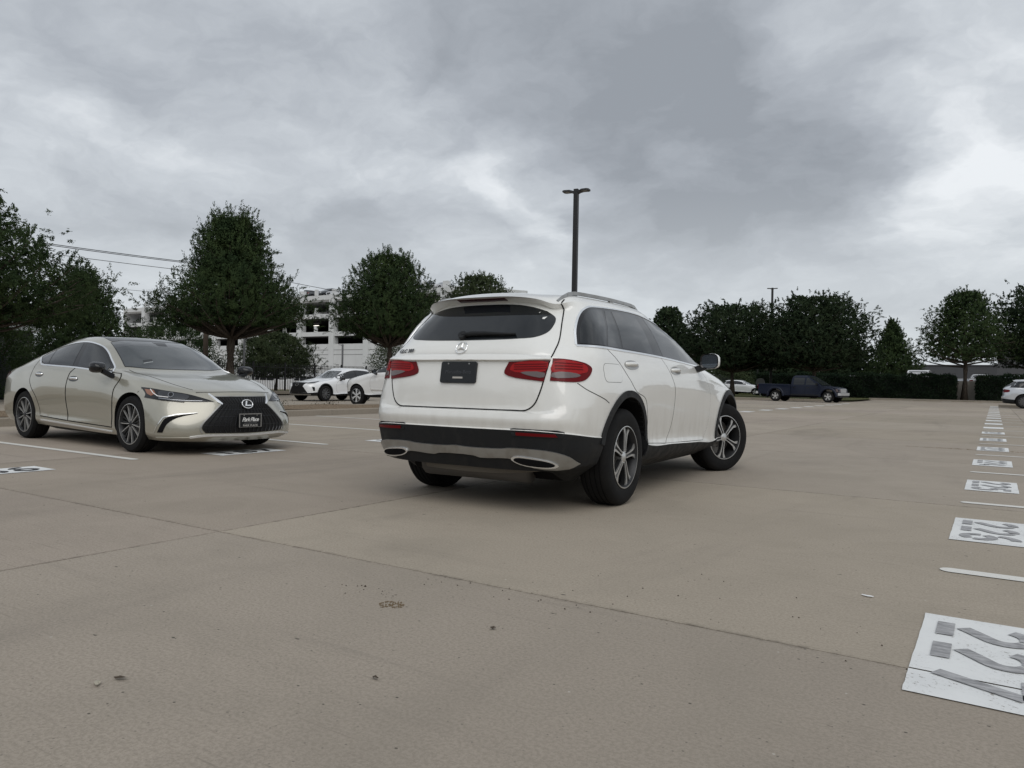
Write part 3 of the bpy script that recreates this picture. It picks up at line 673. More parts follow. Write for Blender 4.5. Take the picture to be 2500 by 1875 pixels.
# ---------------------------------------------------------------- ring tables
def ring_table(rows, SX):
    tab = []
    for r in rows:
        rear, xs, ys, zs, front = r
        row = [(x, -y, z) for x, y, z in rear]
        row += [(x, -y, z) for x, y, z in zip(xs or SX, ys, zs)]
        row += [(x, -y, z) for x, y, z in front]
        tab.append(row)
    return tab
def suv_rows():
    SX = (-.50, 0, .55, 1.05, 1.75, 2.35, 2.87)
    rows = [
     ([(-.66,0,.275),(-.66,.28,.275),(-.64,.48,.28),(-.61,.60,.28)], None, (.66,.66,.66,.66,.66,.66,.66), (.215,.20,.19,.19,.19,.19,.20), [(3.2,.56,.21),(3.32,.42,.21),(3.38,.22,.21),(3.4,0,.21)]),
     ([(-.85,0,.305),(-.845,.35,.305),(-.815,.62,.31),(-.73,.78,.32)], None, (.865,.88,.875,.875,.875,.87,.85), (.345,.33,.305,.30,.295,.29,.31), [(3.34,.78,.28),(3.52,.66,.27),(3.63,.38,.265),(3.67,0,.265)]),
     ([(-.905,0,.42),(-.895,.35,.42),(-.86,.65,.42),(-.76,.815,.42)], None, (.90,.92,.905,.905,.905,.90,.90), (.43,.42,.36,.35,.335,.325,.42), [(3.37,.83,.36),(3.56,.70,.35),(3.67,.4,.345),(3.71,0,.345)]),
     ([(-.945,0,.585),(-.935,.35,.585),(-.895,.66,.583),(-.785,.835,.568)], None, (.92,.935,.922,.922,.922,.922,.925), (.535,.51,.415,.40,.375,.357,.50), [(3.38,.85,.44),(3.58,.72,.42),(3.69,.4,.41),(3.725,0,.41)]),
     ([(-.933,0,.594),(-.923,.35,.594),(-.884,.655,.592),(-.775,.825,.577)], None, (.908,.925,.905,.905,.905,.907,.915), (.544,.52,.424,.409,.384,.366,.51), [(3.37,.84,.45),(3.57,.71,.43),(3.68,.4,.42),(3.715,0,.42)]),
     ([(-.95,0,.655),(-.94,.35,.655),(-.90,.66,.652),(-.785,.838,.645)], None, (.915,.932,.897,.895,.895,.906,.92), (.61,.59,.475,.455,.43,.41,.57), [(3.38,.855,.53),(3.58,.72,.52),(3.69,.4,.51),(3.725,0,.51)]),
     ([(-.937,0,.70),(-.927,.35,.70),(-.887,.66,.70),(-.775,.842,.70)], None, (.92,.937,.902,.90,.90,.91,.927), (.68,.66,.55,.53,.51,.49,.63), [(3.385,.86,.60),(3.58,.72,.59),(3.69,.4,.58),(3.725,0,.58)]),
     ([(-.902,0,.715),(-.893,.35,.715),(-.861,.64,.717),(-.772,.838,.745)], None, (.924,.941,.913,.91,.91,.916,.932), (.75,.74,.64,.62,.60,.58,.70), [(3.385,.86,.67),(3.58,.72,.66),(3.69,.4,.65),(3.725,0,.65)]),
     ([(-.902,0,.86),(-.892,.35,.86),(-.853,.635,.86),(-.765,.812,.865)], None, (.926,.940,.926,.922,.92,.92,.926), (.86,.85,.77,.75,.73,.71,.78), [(3.38,.85,.74),(3.575,.71,.73),(3.685,.4,.725),(3.72,0,.725)]),
     ([(-.874,0,1.058),(-.866,.35,1.058),(-.836,.62,1.053),(-.747,.783,1.01)], None, (.915,.932,.937,.933,.928,.92,.908), (.96,.94,.91,.895,.87,.85,.86), [(3.37,.835,.80),(3.565,.69,.79),(3.675,.39,.785),(3.71,0,.785)]),
     ([(-.881,0,1.085),(-.873,.35,1.085),(-.832,.62,1.080),(-.734,.770,1.07)], None, (.90,.916,.928,.926,.922,.905,.878), (1.04,1.02,1.01,1.0,.98,.95,.92), [(3.35,.82,.84),(3.55,.67,.835),(3.66,.38,.83),(3.695,0,.83)]),
     ([(-.862,0,1.14),(-.853,.35,1.14),(-.804,.596,1.135),(-.702,.730,1.13)], None, (.882,.90,.912,.909,.902,.876,.835), (1.10,1.09,1.085,1.075,1.05,1.02,.968), [(3.32,.775,.885),(3.5,.62,.885),(3.6,.35,.888),(3.63,0,.89)]),
     ([(-.828,0,1.195),(-.818,.33,1.195),(-.764,.560,1.19),(-.660,.690,1.185)], (-.48,0,.55,1.05,1.75,2.30,2.80), (.85,.872,.887,.883,.872,.825,.745), (1.168,1.16,1.155,1.14,1.105,1.07,1.005), [(3.22,.68,.925),(3.40,.5,.93),(3.48,.28,.935),(3.50,0,.938)]),
     ([(-.70,0,1.345),(-.69,.31,1.345),(-.645,.505,1.34),(-.560,.618,1.33)], (-.42,0,.55,1.05,1.55,2.02,2.12), (.775,.797,.806,.80,.795,.765,.69), (1.33,1.335,1.34,1.335,1.285,1.14,1.12), [(2.2,.55,1.11),(2.25,.4,1.115),(2.28,.2,1.12),(2.29,0,1.122)]),
     ([(-.555,0,1.502),(-.547,.29,1.497),(-.522,.44,1.478),(-.470,.537,1.446)], (-.36,0,.55,1.0,1.18,1.24,1.25), (.672,.70,.706,.70,.685,.64,.58), (1.465,1.485,1.495,1.487,1.46,1.475,1.485), [(1.27,.5,1.492),(1.30,.37,1.50),(1.32,.2,1.507),(1.325,0,1.51)]),
     ([(-.575,0,1.509),(-.566,.29,1.504),(-.538,.446,1.484),(-.480,.542,1.451)], (-.36,0,.55,1.0,1.15,1.17,1.18), (.658,.684,.69,.684,.668,.625,.565), (1.482,1.50,1.511,1.503,1.478,1.492,1.502), [(1.2,.49,1.51),(1.22,.36,1.517),(1.24,.2,1.523),(1.245,0,1.525)]),
     ([(-.660,0,1.535),(-.648,.29,1.530),(-.600,.462,1.510),(-.508,.560,1.480)], (-.355,0,.55,1.0,1.10,1.10,1.11), (.643,.667,.673,.667,.65,.61,.55), (1.512,1.526,1.533,1.523,1.50,1.51,1.52), [(1.13,.48,1.527),(1.15,.35,1.533),(1.17,.2,1.537),(1.175,0,1.54)]),
     ([(-.59,0,1.555),(-.58,.26,1.551),(-.54,.42,1.540),(-.45,.522,1.530)], (-.30,0,.55,.95,1.0,1.0,1.0), (.585,.60,.605,.60,.585,.55,.49), (1.556,1.570,1.578,1.569,1.553,1.552,1.556), [(1.01,.42,1.56),(1.03,.3,1.564),(1.04,.17,1.567),(1.05,0,1.57)]),
    ]
    return rows, SX
def roof_rings(rows, fr=((.62, .5), (.25, .12)), zf=None):
    """two more rings that close the roof on the centre line"""
    last = rows[-1]; tab_last = ring_table([last], None)[0] if last[1] else None
    return rows
def close_roof(tab, xa, xb, zfun):
    """append rings shrinking to the centre line; xa, xb: roof x-range of the centre line; zfun(x, y)"""
    last = tab[-1]; n = len(last); xs = [p[0] for p in last]; x0, x1 = min(xs), max(xs)
    for k, (ty, tx) in enumerate(((.55, .45), (0.0, 1.0))):
        row = []
        for j, (x, y, z) in enumerate(last):
            xc = xa + (xb-xa)*(x-x0)/(x1-x0)
            nx = x + (xc-x)*tx; ny = y*ty; row.append((nx, ny, zfun(nx, ny)))
        tab.append(row)
    return tab
# ---------------------------------------------------------------- the white SUV in the aisle
WHITE = paint('pearl_white_paint', (0.79, 0.79, 0.76), 0.0, 0.3, 0.42)
def mirror_both(fn):
    for s in (1, -1): fn(s)
def side_window(body, parent, name, poly, side, m=GLASS, off=0.0035, h=0.06): return panel(body, name, poly, 'side', m, parent, off, 0.01, h, side)
def disc_prism(mb, c, n, r, t, seg=20):
    n = Vector(n).normalized(); a = n.orthogonal().normalized(); b = n.cross(a); c = Vector(c)
    ring = [c + (a*math.cos(2*math.pi*k/seg) + b*math.sin(2*math.pi*k/seg))*r for k in range(seg)]
    V = [p - n*t for p in ring] + [p + n*t for p in ring]
    mb.add(V, [tuple(reversed(range(seg))), tuple(range(seg, 2*seg))] + [(i, (i+1) % seg, seg+(i+1) % seg, seg+i) for i in range(seg)])
def frame_on(body, axis, u, v, lift=0.0, spin=0.0):
    """matrix whose z is the outward normal at a projected point, x roughly horizontal"""
    org, d = body.frame(axis); p, n = body.hit(org(u, v), d); up = Vector((0, 0, 1)); x = up.cross(n).normalized(); y = n.cross(x)
    m = Matrix(((x.x, y.x, n.x, p.x+n.x*lift), (x.y, y.y, n.y, p.y+n.y*lift), (x.z, y.z, n.z, p.z+n.z*lift), (0, 0, 0, 1)))
    return m @ Matrix.Rotation(spin, 4, 'Z')
def handle(body, parent, u, v, length, mat_, side, cup=True):
    m = frame_on(body, 'side', u, v)
    if cup:
        poly = [(u + length*.62*math.cos(2*math.pi*k/20), v-.004 + .036*math.sin(2*math.pi*k/20)) for k in range(20)]
        panel(body, 'handle_recess', poly, 'side', mat('handle_recess_shade', (0.30, 0.30, 0.29), 0.3, coat=1.0) if mat_ is not CHROME else GBLACK, parent, 0.0045, 0.004, 0.04, side)
    V = []; F = []; n = 9; prof = [(-1, 0), (-.8, .7), (0, 1), (.8, .7), (1, 0)]
    for i in range(n):
        t = i/(n-1); x = (t-.5)*length; hh = .040*(math.sin(math.pi*min(.97, max(.03, t)))**.45); ww = .015 + .003*math.sin(math.pi*t)
        for a, b in prof: V.append(m @ Vector((x, a*ww, b*hh)))
    for i in range(n-1):
        for c in range(4): F.append((i*5+c, i*5+c+1, (i+1)*5+c+1, (i+1)*5+c))
    F.append((4, 3, 2, 1, 0)); F.append(tuple((n-1)*5+c for c in range(5)))
    if side < 0: V = [Vector((p.x, -p.y, p.z)) for p in V]; F = [f[::-1] for f in F]
    return mesh('door_handle', V, F, mat_, parent, smooth=True)
def mirror_unit(parent, at, size, shell, side, glass_back=True, arm=(0, 0, 0)):
    """door mirror: rounded shell, glass facing rearward; at = centre (right side)"""
    L, W, H = size; V = []; F = []; nu, nv = 10, 16
    for i in range(nu):
        t = i/(nu-1); x = -L/2 + L*t; s = [1.0, 1.02, 1.0, .97, .92, .85, .75, .6, .4, .05][i]
        for j in range(nv):
            a = 2*math.pi*j/nv; c, d = math.cos(a), math.sin(a); e = .62
            y = W/2*s*math.copysign(abs(c)**e, c); z = H/2*s*math.copysign(abs(d)**e, d)
            y += -.02*t; V.append(Vector((at[0]+x, at[1]+y, at[2]+z)))
    for i in range(nu-1):
        for j in range(nv): F.append((i*nv+j, i*nv+(j+1) % nv, (i+1)*nv+(j+1) % nv, (i+1)*nv+j))
    F.append(tuple((nu-1)*nv+j for j in range(nv)))
    mb = MB().add(V, F); rim = [V[j] for j in range(nv)]
    fl = (lambda p: Vector((p.x, -p.y, p.z))) if side < 0 else (lambda p: p)
    def out(nm, V_, F_, m_, pr): return mesh(nm, [fl(Vector(p)) for p in V_], [f[::-1] for f in F_] if side < 0 else F_, m_, pr, sharp=40)
    o = out('door_mirror', V, [f[::-1] for f in F], shell, parent)
    c = Vector(at) + Vector((-L/2, 0, 0))
    ringi = [c + (p-c)*.86 + Vector((.012, 0, 0)) for p in rim]
    out('mirror_rim', rim + ringi, [(j, (j+1) % nv, nv+(j+1) % nv, nv+j) for j in range(nv)], GBLACK, o)
    out('mirror_glass', ringi, [tuple(range(nv))], mat('mirror_glass', (0.10, 0.115, 0.13), 0.03, metal=0.75), o)
    st = MB().hexa([Vector(at)+Vector(q) for q in ((-.05,.02,-H*.46),(.05,.02,-H*.46),(.05,W*.5+arm[1],-H*.75+arm[2]),(-.05,W*.5+arm[1],-H*.75+arm[2]),(-.05,.02,-H*.15),(.05,.02,-H*.15),(.05,W*.5+arm[1],-H*.35+arm[2]),(-.05,W*.5+arm[1],-H*.35+arm[2]))])
    out('mirror_arm', st.v, st.f, PLASTIC, o)
    return o
def arc_poly(cx, cz, r0, r1, a0, a1, n=26, squash=1.0):
    o = [(cx + r1*math.cos(R(a0+(a1-a0)*k/n)), cz + r1*math.sin(R(a0+(a1-a0)*k/n))*squash) for k in range(n+1)]
    i = [(cx + r0*math.cos(R(a0+(a1-a0)*k/n)), cz + r0*math.sin(R(a0+(a1-a0)*k/n))) for k in range(n+1)]
    return o + i[::-1]
def strip_quads(body, name, outer, inner, axis, off, mat_, parent, side=1, skirt=0.03):
    """band between two parallel 2D polylines (arch trims)"""
    org, d = body.frame(axis); V = []; F = []
    for a, b in zip(outer, inner):
        p, n = body.hit(org(*a), d); q, n2 = body.hit(org(*b), d)
        if (q-p).length > .25: q = Vector((p.x + b[0]-a[0], p.y, p.z + b[1]-a[1])) if axis == 'side' else q; n2 = n
        V += [p - n*.004, p + n*off, q + n*off, Vector((q.x, q.y, q.z)) + (-n)*skirt]
    m = len(outer)
    for i in range(m-1):
        for c in range(3): F.append((i*4+c, (i+1)*4+c, (i+1)*4+c+1, i*4+c+1))
    F += [(0, 1, 2, 3), tuple((m-1)*4+c for c in (3, 2, 1, 0))]
    if side < 0: V = [Vector((p.x, -p.y, p.z)) for p in V]; F = [f[::-1] for f in F]
    return mesh(name, V, F, mat_, parent, sharp=40)

def build_glc():
    rows, SX = suv_rows()
    tab = ring_table(rows, SX)
    tab = close_roof(tab, -.35, .85, lambda x, y: 1.604 - .028*((x-.45)/.9)**2*(1 if x > .45 else .7) - .06*y*y)
    T = thing('sport_utility_vehicle', 'white mid-size SUV seen from behind, wheels turned, standing in the aisle', 'car', (-3.243, 5.158, 0), 1.602)
    B = Body(tab, crease=(1, 3, 4, 6, 7, 9, 10, 14, 15, 16), nr=4, nc=7, clad_ring=3)
    B.wells([(0, .39, .425, -1.2, -.58), (0, .39, .425, .58, 1.2), (2.873, .39, .43, -1.2, -.56), (2.873, .39, .43, .56, 1.2)], ('body_shell', 'lower_cladding', 'underbody'), (WHITE, PLASTIC), T)
    # wheels
    for (x, s, st) in ((0, 1, 0), (0, -1, 0), (2.873, 1, R(-27)), (2.873, -1, R(-25))):
        make_wheel('wheel', T, (x-(.03 if x > 1 else 0), -.805*s, .362), .366, .238, .236, 'five_twin', s, st, spin=R(10 if x < 1 else -27)*s)
    for s in (1, -1):
        # wheel arch trims
        def band(cx, cz, r0, r1, a0, a1, flat):
            n = 30; A = [R(a0+(a1-a0)*k/n) for k in range(n+1)]
            return [(cx+r1*math.cos(a)*(1.0), cz+r1*math.sin(a)) for a in A], [(cx+r0*math.cos(a), cz+r0*math.sin(a)) for a in A]
        o, i = band(0, .39, .425, .475, -6, 168, 0); strip_quads(B, 'wheel_arch_trim', o, i, 'side', .012, PLASTIC, T, s, .06)
        o, i = band(2.873, .39, .43, .48, -4, 186, 0); strip_quads(B, 'wheel_arch_trim', o, i, 'side', .012, PLASTIC, T, s, .06)
        # doors
        rd = smooth_poly([(-.29,1.168,'s'),(-.11,1.06),(.04,.94),(.15,.86),(.36,.80),(.43,.70),(.475,.55),(.48,.44,'s'),(.92,.415,'s'),(1.03,.53),(1.075,.70),(1.06,.88),(.95,1.01),(.78,1.148,'s')])
        fd = smooth_poly([(.79,1.146,'s'),(.96,1.01),(1.07,.88),(1.085,.70),(1.04,.53),(.93,.414,'s'),(2.00,.382,'s'),(2.12,.52),(2.16,.70),(2.15,.84),(2.05,.97),(1.82,1.10,'s')])
        g1 = [(-.26,1.18),(.01,1.488),(.70,1.497),(.83,1.495),(.86,1.148)]
        D1 = panel(B, 'rear_door', rd, 'side', WHITE, T, .0015, .004, .05, s)
        D2 = panel(B, 'front_door', fd, 'side', WHITE, T, .0015, .004, .05, s)
        strip(B, 'door_gap', rd, 'side', .009, .0008, GAP, D1, True, .04, s); strip(B, 'door_gap', fd, 'side', .009, .0008, GAP, D2, True, .04, s)
        handle(B, D1, .10, 1.062, .22, WHITE, s); handle(B, D2, 1.10, 1.04, .22, WHITE, s)
        # glass
        dlo = smooth_poly([(-.585,1.178,'s'),(-.575,1.20),(-.50,1.31),(-.39,1.415),(-.27,1.465),(-.06,1.486),(.67,1.500),(1.03,1.462),(1.40,1.385),(1.74,1.275),(2.0,1.165),(2.06,1.10,'s'),(1.80,1.106,'s'),(.84,1.149,'s'),(-.29,1.177,'s')])
        dl = panel(B, 'window_surround', dlo, 'side', GBLACK, T, .0025, .01, .025, s)
        q = smooth_poly([(-.555,1.188,'s'),(-.48,1.31),(-.375,1.40),(-.26,1.448),(-.03,1.470,'s'),(-.295,1.187,'s')]); side_window(B, dl, 'quarter_window', q, s, off=.005, h=.025)
        q = [(-.255,1.187),(.0,1.470),(.085,1.474),(-.005,1.185)]; q = [(-.262,1.187),(.02,1.472),(.11,1.475),(.0,1.183)]; side_window(B, dl, 'fixed_pane', q, s)
        q = smooth_poly([(.03,1.183,'s'),(.145,1.477,'s'),(.62,1.486,'s'),(.63,1.16,'s')]); side_window(B, D1, 'door_window', q, s)
        q = smooth_poly([(.86,1.152,'s'),(.80,1.483,'s'),(1.02,1.447),(1.36,1.375),(1.66,1.28),(1.70,1.115,'s')]); side_window(B, D2, 'door_window', q, s)
        top = smooth_poly([(-.585,1.178),(-.50,1.312),(-.39,1.418),(-.27,1.470),(-.06,1.492),(.67,1.506),(1.03,1.468),(1.40,1.391),(1.74,1.282),(2.0,1.170),(2.07,1.105)], 5, False)
        strip(B, 'chrome_trim', top, 'side', .016, .006, CHROME, dl, False, .05, s)
        strip(B, 'chrome_trim', smooth_poly([(-.588,1.172),(-.29,1.170),(.84,1.142),(1.80,1.099),(2.07,1.086)], 5, False), 'side', .016, .006, CHROME, dl, False, .05, s)
        # fuel flap, bumper seam
        if s > 0:
            fp = rrect(-.43,.925,-.12,1.055,.045); fl = panel(B, 'fuel_flap', fp, 'side', WHITE, T, .0015, .004, .04, s); strip(B, 'flap_gap', fp, 'side', .005, .0008, GAP, fl, True, .03, s)
        strip(B, 'bumper_seam', smooth_poly([(-.70,.912),(-.64,.872),(-.55,.838),(-.43,.80),(-.37,.775)], 4, False), 'side', .006, .0008, GAP, T, False, .03, s)
        # roof rail
        mb = MB(); od, dd = B.frame('top'); rail = []
        for k in range(25):
            t = k/24; x = -.47 + 1.87*t; y = -(.600 - .045*((x-.4)/.9)**2); hp_ = B.hit(od(x, y), dd)[0]
            rail.append((x, y*s, hp_.z + -.004 + .026*min(1.0, math.sin(math.pi*t)*3.2)))
        for (a, ya, b), (c, yb, d) in zip(rail[:-1], rail[1:]):
            w = .012; mb.hexa([(a,ya-w,b-.014),(c,yb-w,d-.014),(c,yb+w,d-.014),(a,ya+w,b-.014),(a,ya-w*.5,b+.012),(c,yb-w*.5,d+.012),(c,yb+w*.5,d+.012),(a,ya+w*.5,b+.012)])
        for k in (2, 11, 22): a, ya, b = rail[k]; mb.box((a-.03, ya-.010, b-.06), (a+.03, ya+.010, b-.005))
        mb.build('roof_rail', SATIN, T, sharp=40)
        mirror_unit(T, (1.80, -1.03, 1.145), (.14, .175, .145), WHITE if s > 0 else WHITE, s, arm=(0, .06, 0))
        # headlamp (front, out of sight here)
        hp = smooth_poly([(-.42,.74),(-.60,.80),(-.80,.82),(-.82,.76),(-.66,.70),(-.46,.69)], 4); panel(B, 'headlamp', hp, 'front', LAMPIN, T, .004, .01, .05, s)
    panel(B, 'radiator_grille', smooth_poly([(-.40,.74),(0,.76),(.40,.74),(.36,.56),(0,.54),(-.36,.56)], 4), 'front', GBLACK, T, .004, .01, .06)
    ws = smooth_poly([(2.12,-.60,'s'),(2.24,-.3),(2.265,0),(2.24,.3),(2.12,.60,'s'),(1.36,.50,'s'),(1.42,.25),(1.43,0),(1.42,-.25),(1.36,-.50,'s')]); panel(B, 'windscreen', ws, 'top', GLASSW, T, .003, .01, .07)
    # tailgate
    half = [(-.560,1.432,'s'),(-.628,1.36),(-.660,1.26),(-.678,1.19),(-.692,1.12),(-.690,1.08),(-.668,.96),(-.640,.84),(-.605,.76),(-.55,.722),(-.45,.718,'s')]
    tg = smooth_poly(half + [(-p[0], *p[1:]) for p in half[::-1]] + [(.45,1.456),(.30,1.480),(0,1.490),(-.30,1.480),(-.45,1.456)])
    TG = panel(B, 'tailgate', tg, 'rear', WHITE, T, .0015, .004, .045)
    gapl = smooth_poly([(-.585,1.520),(-.592,1.47),(-.628,1.36),(-.660,1.26),(-.678,1.19),(-.692,1.12),(-.690,1.08),(-.668,.96),(-.640,.84),(-.605,.76),(-.55,.722),(-.45,.718),(0,.718)], 4, False)
    for s in (1, -1): strip(B, 'tailgate_gap', [(u*s, v) for u, v in gapl], 'rear', .009, .003, GAP, TG, False, .02)
    gh = [(-.512,1.424,'s'),(-.585,1.37),(-.600,1.31),(-.590,1.262),(-.540,1.228),(-.42,1.214),(-.25,1.207)]
    gl = smooth_poly(gh + [(0,1.205)] + [(-p[0], *p[1:]) for p in gh[::-1]] + [(.43,1.450),(.3,1.474),(0,1.484),(-.3,1.474),(-.43,1.450)])
    RG = panel(B, 'rear_window', gl, 'rear', GLASS, TG, .004, .008, .05)
    panel(B, 'high_brake_lamp', [(-.21,1.511),(.21,1.511),(.21,1.526),(-.21,1.526)], 'rear', REDD, T, .004, .006, .05)
    # wiper
    o, d = B.frame('rear'); pts = [B.hit(o(y, z), d) for y, z in ((.03,1.232),(-.05,1.240),(-.17,1.240),(-.30,1.236),(-.40,1.236))]
    MB().tube([p + n*.022 for p, n in pts], [.016,.018,.015,.009,.006], 8).tube([p + n*.012 for p, n in pts[1:]], [.012,.012,.010,.006], 6).build('wiper', PLASTIC, RG, smooth=True)
    m = frame_on(B, 'rear', .03, 1.232, .012); mb = MB(); disc_prism(mb, m.translation, m.to_3x3().col[2], .032, .02); mb.build('wiper_pivot', PLASTIC, RG, sharp=40)
    # tail lamps: outer unit wraps the corner, inner unit on the gate
    for s in (1, -1):
        ax = (52, 4); d = B.frame(ax)[1]; r = Vector((d.y, -d.x, 0)).normalized(); u_ = r.cross(d)
        P3 = lambda *q: [(Vector(p).dot(r), Vector(p).dot(u_)) for p in q]
        outer = P3((-.79,-.700,1.075),(-.74,-.77,1.072),(-.66,-.84,1.060),(-.60,-.872,1.043),(-.565,-.888,1.015),(-.585,-.888,.975),(-.63,-.868,.935),(-.68,-.84,.920),(-.76,-.78,.918),(-.80,-.672,.922))
        outer = smooth_poly([p if i not in (0, 9) else (*p, 's') for i, p in enumerate(outer)], 4)
        LO = panel(B, 'tail_lamp', outer, ax, RED, T, .007, .012, .04, s)
        c = np.mean(np.array(outer), 0); sc = lambda k, kv, dv=0: [(c[0]+(p[0]-c[0])*k, c[1]+dv+(p[1]-c[1])*kv) for p in outer]
        panel(B, 'lamp_rim', outer, ax, REDD, LO, .0055, .01, .05, s)
        inn = P3((-.785,-.708,1.055),(-.64,-.85,1.045),(-.602,-.870,1.020),(-.615,-.870,.985),(-.80,-.69,.985)); panel(B, 'red_band', smooth_poly(inn, 3), ax, REDB, LO, .009, .004, .04, s)
        inn = P3((-.792,-.690,.976),(-.69,-.82,.976),(-.66,-.838,.962),(-.69,-.82,.948),(-.80,-.685,.948)); panel(B, 'clear_band', smooth_poly(inn, 3), ax, CLEAR, LO, .0095, .004, .04, s)
        for k in range(3): strip(B, 'lamp_rib', P3((-.785,-.708,1.045-.02*k),(-.64,-.85,1.038-.018*k)), ax, .006, .0115, RED, LO, False, .03, s)
        iu = smooth_poly([(-.405,1.050,'s'),(-.685,1.060,'s'),(-.662,.918,'s'),(-.41,.952),(-.375,.975)], 4); iu = [(u*s, v) for u, v in iu]
        LI = panel(B, 'gate_lamp', iu, 'rear', RED, TG, .010, .012, .04)
        q = [(u*s, v) for u, v in smooth_poly([(-.445,1.038),(-.678,1.046),(-.668,.990),(-.42,.992)], 4)]; panel(B, 'red_band', q, 'rear', REDB, LI, .0125, .004, .04)
        q = [(u*s, v) for u, v in smooth_poly([(-.50,.978),(-.666,.976),(-.662,.946),(-.56,.957)], 3)]; panel(B, 'clear_band', q, 'rear', CLEAR, LI, .013, .004, .04)
        for k in range(3): strip(B, 'lamp_rib', [((-.45)*s, 1.030-.016*k), ((-.675)*s, 1.037-.016*k)], 'rear', .006, .015, RED, LI, False, .03)
        panel(B, 'reflector', [(s*a, b) for a, b in ((-.50,.572),(-.76,.566),(-.775,.548),(-.50,.552))], 'rear', RED, T, .008, .012, .05)
        panel(B, 'reflector_housing', [(s*a, b) for a, b in ((-.455,.59),(-.48,.598),(-.77,.592),(-.81,.575),(-.80,.54),(-.47,.545))], 'rear', PLASTIC, T, .005, .008, .05)
    # silver skid trim
    tr = smooth_poly([(-.845,.365,'s'),(-.82,.415),(-.74,.448),(-.60,.462),(-.43,.462),(-.38,.455),(-.10,.452),(0,.458),(.10,.452),(.38,.455),(.43,.462),(.60,.462),(.74,.448),(.82,.415),(.845,.365,'s'),(.80,.335),(.60,.335),(.50,.375),(.42,.392),(.20,.384),(.15,.396),(-.15,.396),(-.20,.384),(-.42,.392),(-.50,.375),(-.60,.335),(-.80,.335)], 3)
    panel(B, 'skid_trim', tr, 'rear', SATIN, T, .013, .02, .04)
    for s in (1, -1):
        ex = [(s*a, b) for a, b in smooth_poly([(-.45,.392),(-.47,.410),(-.62,.404),(-.72,.385),(-.755,.36),(-.73,.344),(-.60,.344),(-.49,.365)], 4)]
        E_ = panel(B, 'exhaust_tip', ex, 'rear', CHROME, T, .022, .03, .05)
        c = np.mean(np.array(ex), 0); panel(B, 'exhaust_opening', [(c[0]+(u-c[0])*.88, c[1]+(v-c[1])*.76) for u, v in ex], 'rear', DARK, E_, .024, .01, .05)
    va = MB(); n = 16
    for k in range(n):
        y0, y1 = -.62+.98*k/n, -.62+.98*(k+1)/n; xc = lambda y: -.835 + .10*(abs(y)/.64)**2.5; zb = lambda y: .262 + .045*(abs(y)/.64)**3
        va.hexa([(xc(y0)+.035,y0,zb(y0)),(xc(y0)+.065,y0,zb(y0)),(xc(y1)+.065,y1,zb(y1)),(xc(y1)+.035,y1,zb(y1)),(xc(y0),y0,.325),(xc(y0)+.06,y0,.325),(xc(y1)+.06,y1,.325),(xc(y1),y1,.325)])
    va.build('valance', mat('dusty_grey_plastic', (0.11, 0.10, 0.085), 0.6), T, sharp=30)
    MB().tube([(-.62,-.45,.30),(-.62,.45,.30)], .11, 12).build('silencer', mat('dull_steel', (0.12, 0.115, 0.11), 0.5, metal=0.6), T, smooth=True)
    # plate
    pm = frame_on(B, 'rear', 0, .972, .012)
    def onp(poly, z0, z1, nm, m_, par): return MB().prism(poly, z0, z1, lambda u, v, w: tuple(pm @ Vector((u, v, w)))).build(nm, m_, par, sharp=40)
    PL = onp(rrect(-.153,-.077,.153,.077,.016), -.012, .004, 'licence_plate', BLACKP, TG)
    for u, v in ((-.09,.062),(.09,.062),(-.09,-.066),(.09,-.066)): onp([(u+.006*math.cos(a*.785), v+.006*math.sin(a*.785)) for a in range(8)], .004, .007, 'plate_screw', SATIN if v > 0 else BLACKP, PL)
    onp([(-.043,-.045),(.043,-.045),(.043,-.032),(-.043,-.032)], .004, .0055, 'plate_sticker', mat('sticker', (0.42, 0.40, 0.37), 0.5), PL)
    text_mesh('plate_lettering', 'Mercedes-Benz', .036, mat('plate_relief', (0.045, 0.048, 0.055), 0.3), PL, pm @ Matrix.Translation((0, .002, .005)), .001)
    strip(B, 'tailgate_lip', [(-.69+1.38*k/40, 1.083-.004*(k/20-1)**2) for k in range(41)], 'rear', .044, .02, WHITE, TG, False, .05, prof_=[(-1, -.003), (-.9, .0012), (.75, .021), (1, .018), (1, -.004)])
    strip(B, 'lip_gap', [(-.66+1.32*k/40, 1.058-.004*(k/20-1)**2) for k in range(41)], 'rear', .010, .0022, GAP, TG, False, .05)
    panel(B, 'grip_strip', [(-.24,1.068),(.24,1.068),(.22,1.075),(-.22,1.075)], 'rear', PLASTIC, TG, .002, .004, .05)
    # emblem and lettering
    em = frame_on(B, 'rear', 0, 1.148, .008); mb = MB(); ring = [em @ Vector((.046*math.cos(2*math.pi*k/32), .046*math.sin(2*math.pi*k/32), 0)) for k in range(33)]
    mb.tube(ring, .0042, 6, False)
    for k in range(3):
        a = R(90+120*k); q = lambda r_, b, z: tuple(em @ Vector((r_*math.cos(a+b), r_*math.sin(a+b), z)))
        mb.add([q(.046,0,.0), q(.011,R(60),0), q(0,0,.007), q(.011,-R(60),0)], [(0,1,2),(0,2,3),(0,3,1),(1,3,2)])
    mb.build('star_emblem', CHROME, TG, sharp=20)
    text_mesh('model_lettering', 'GLC 300', .043, mat('dark_chrome', (0.16, 0.16, 0.16), 0.2, metal=1.0), TG, frame_on(B, 'rear', .525, 1.128, .006, R(2.0)), .002, .12, space=1.05, offset=.0008)
    return T, B
GLC, GLC_B = build_glc()
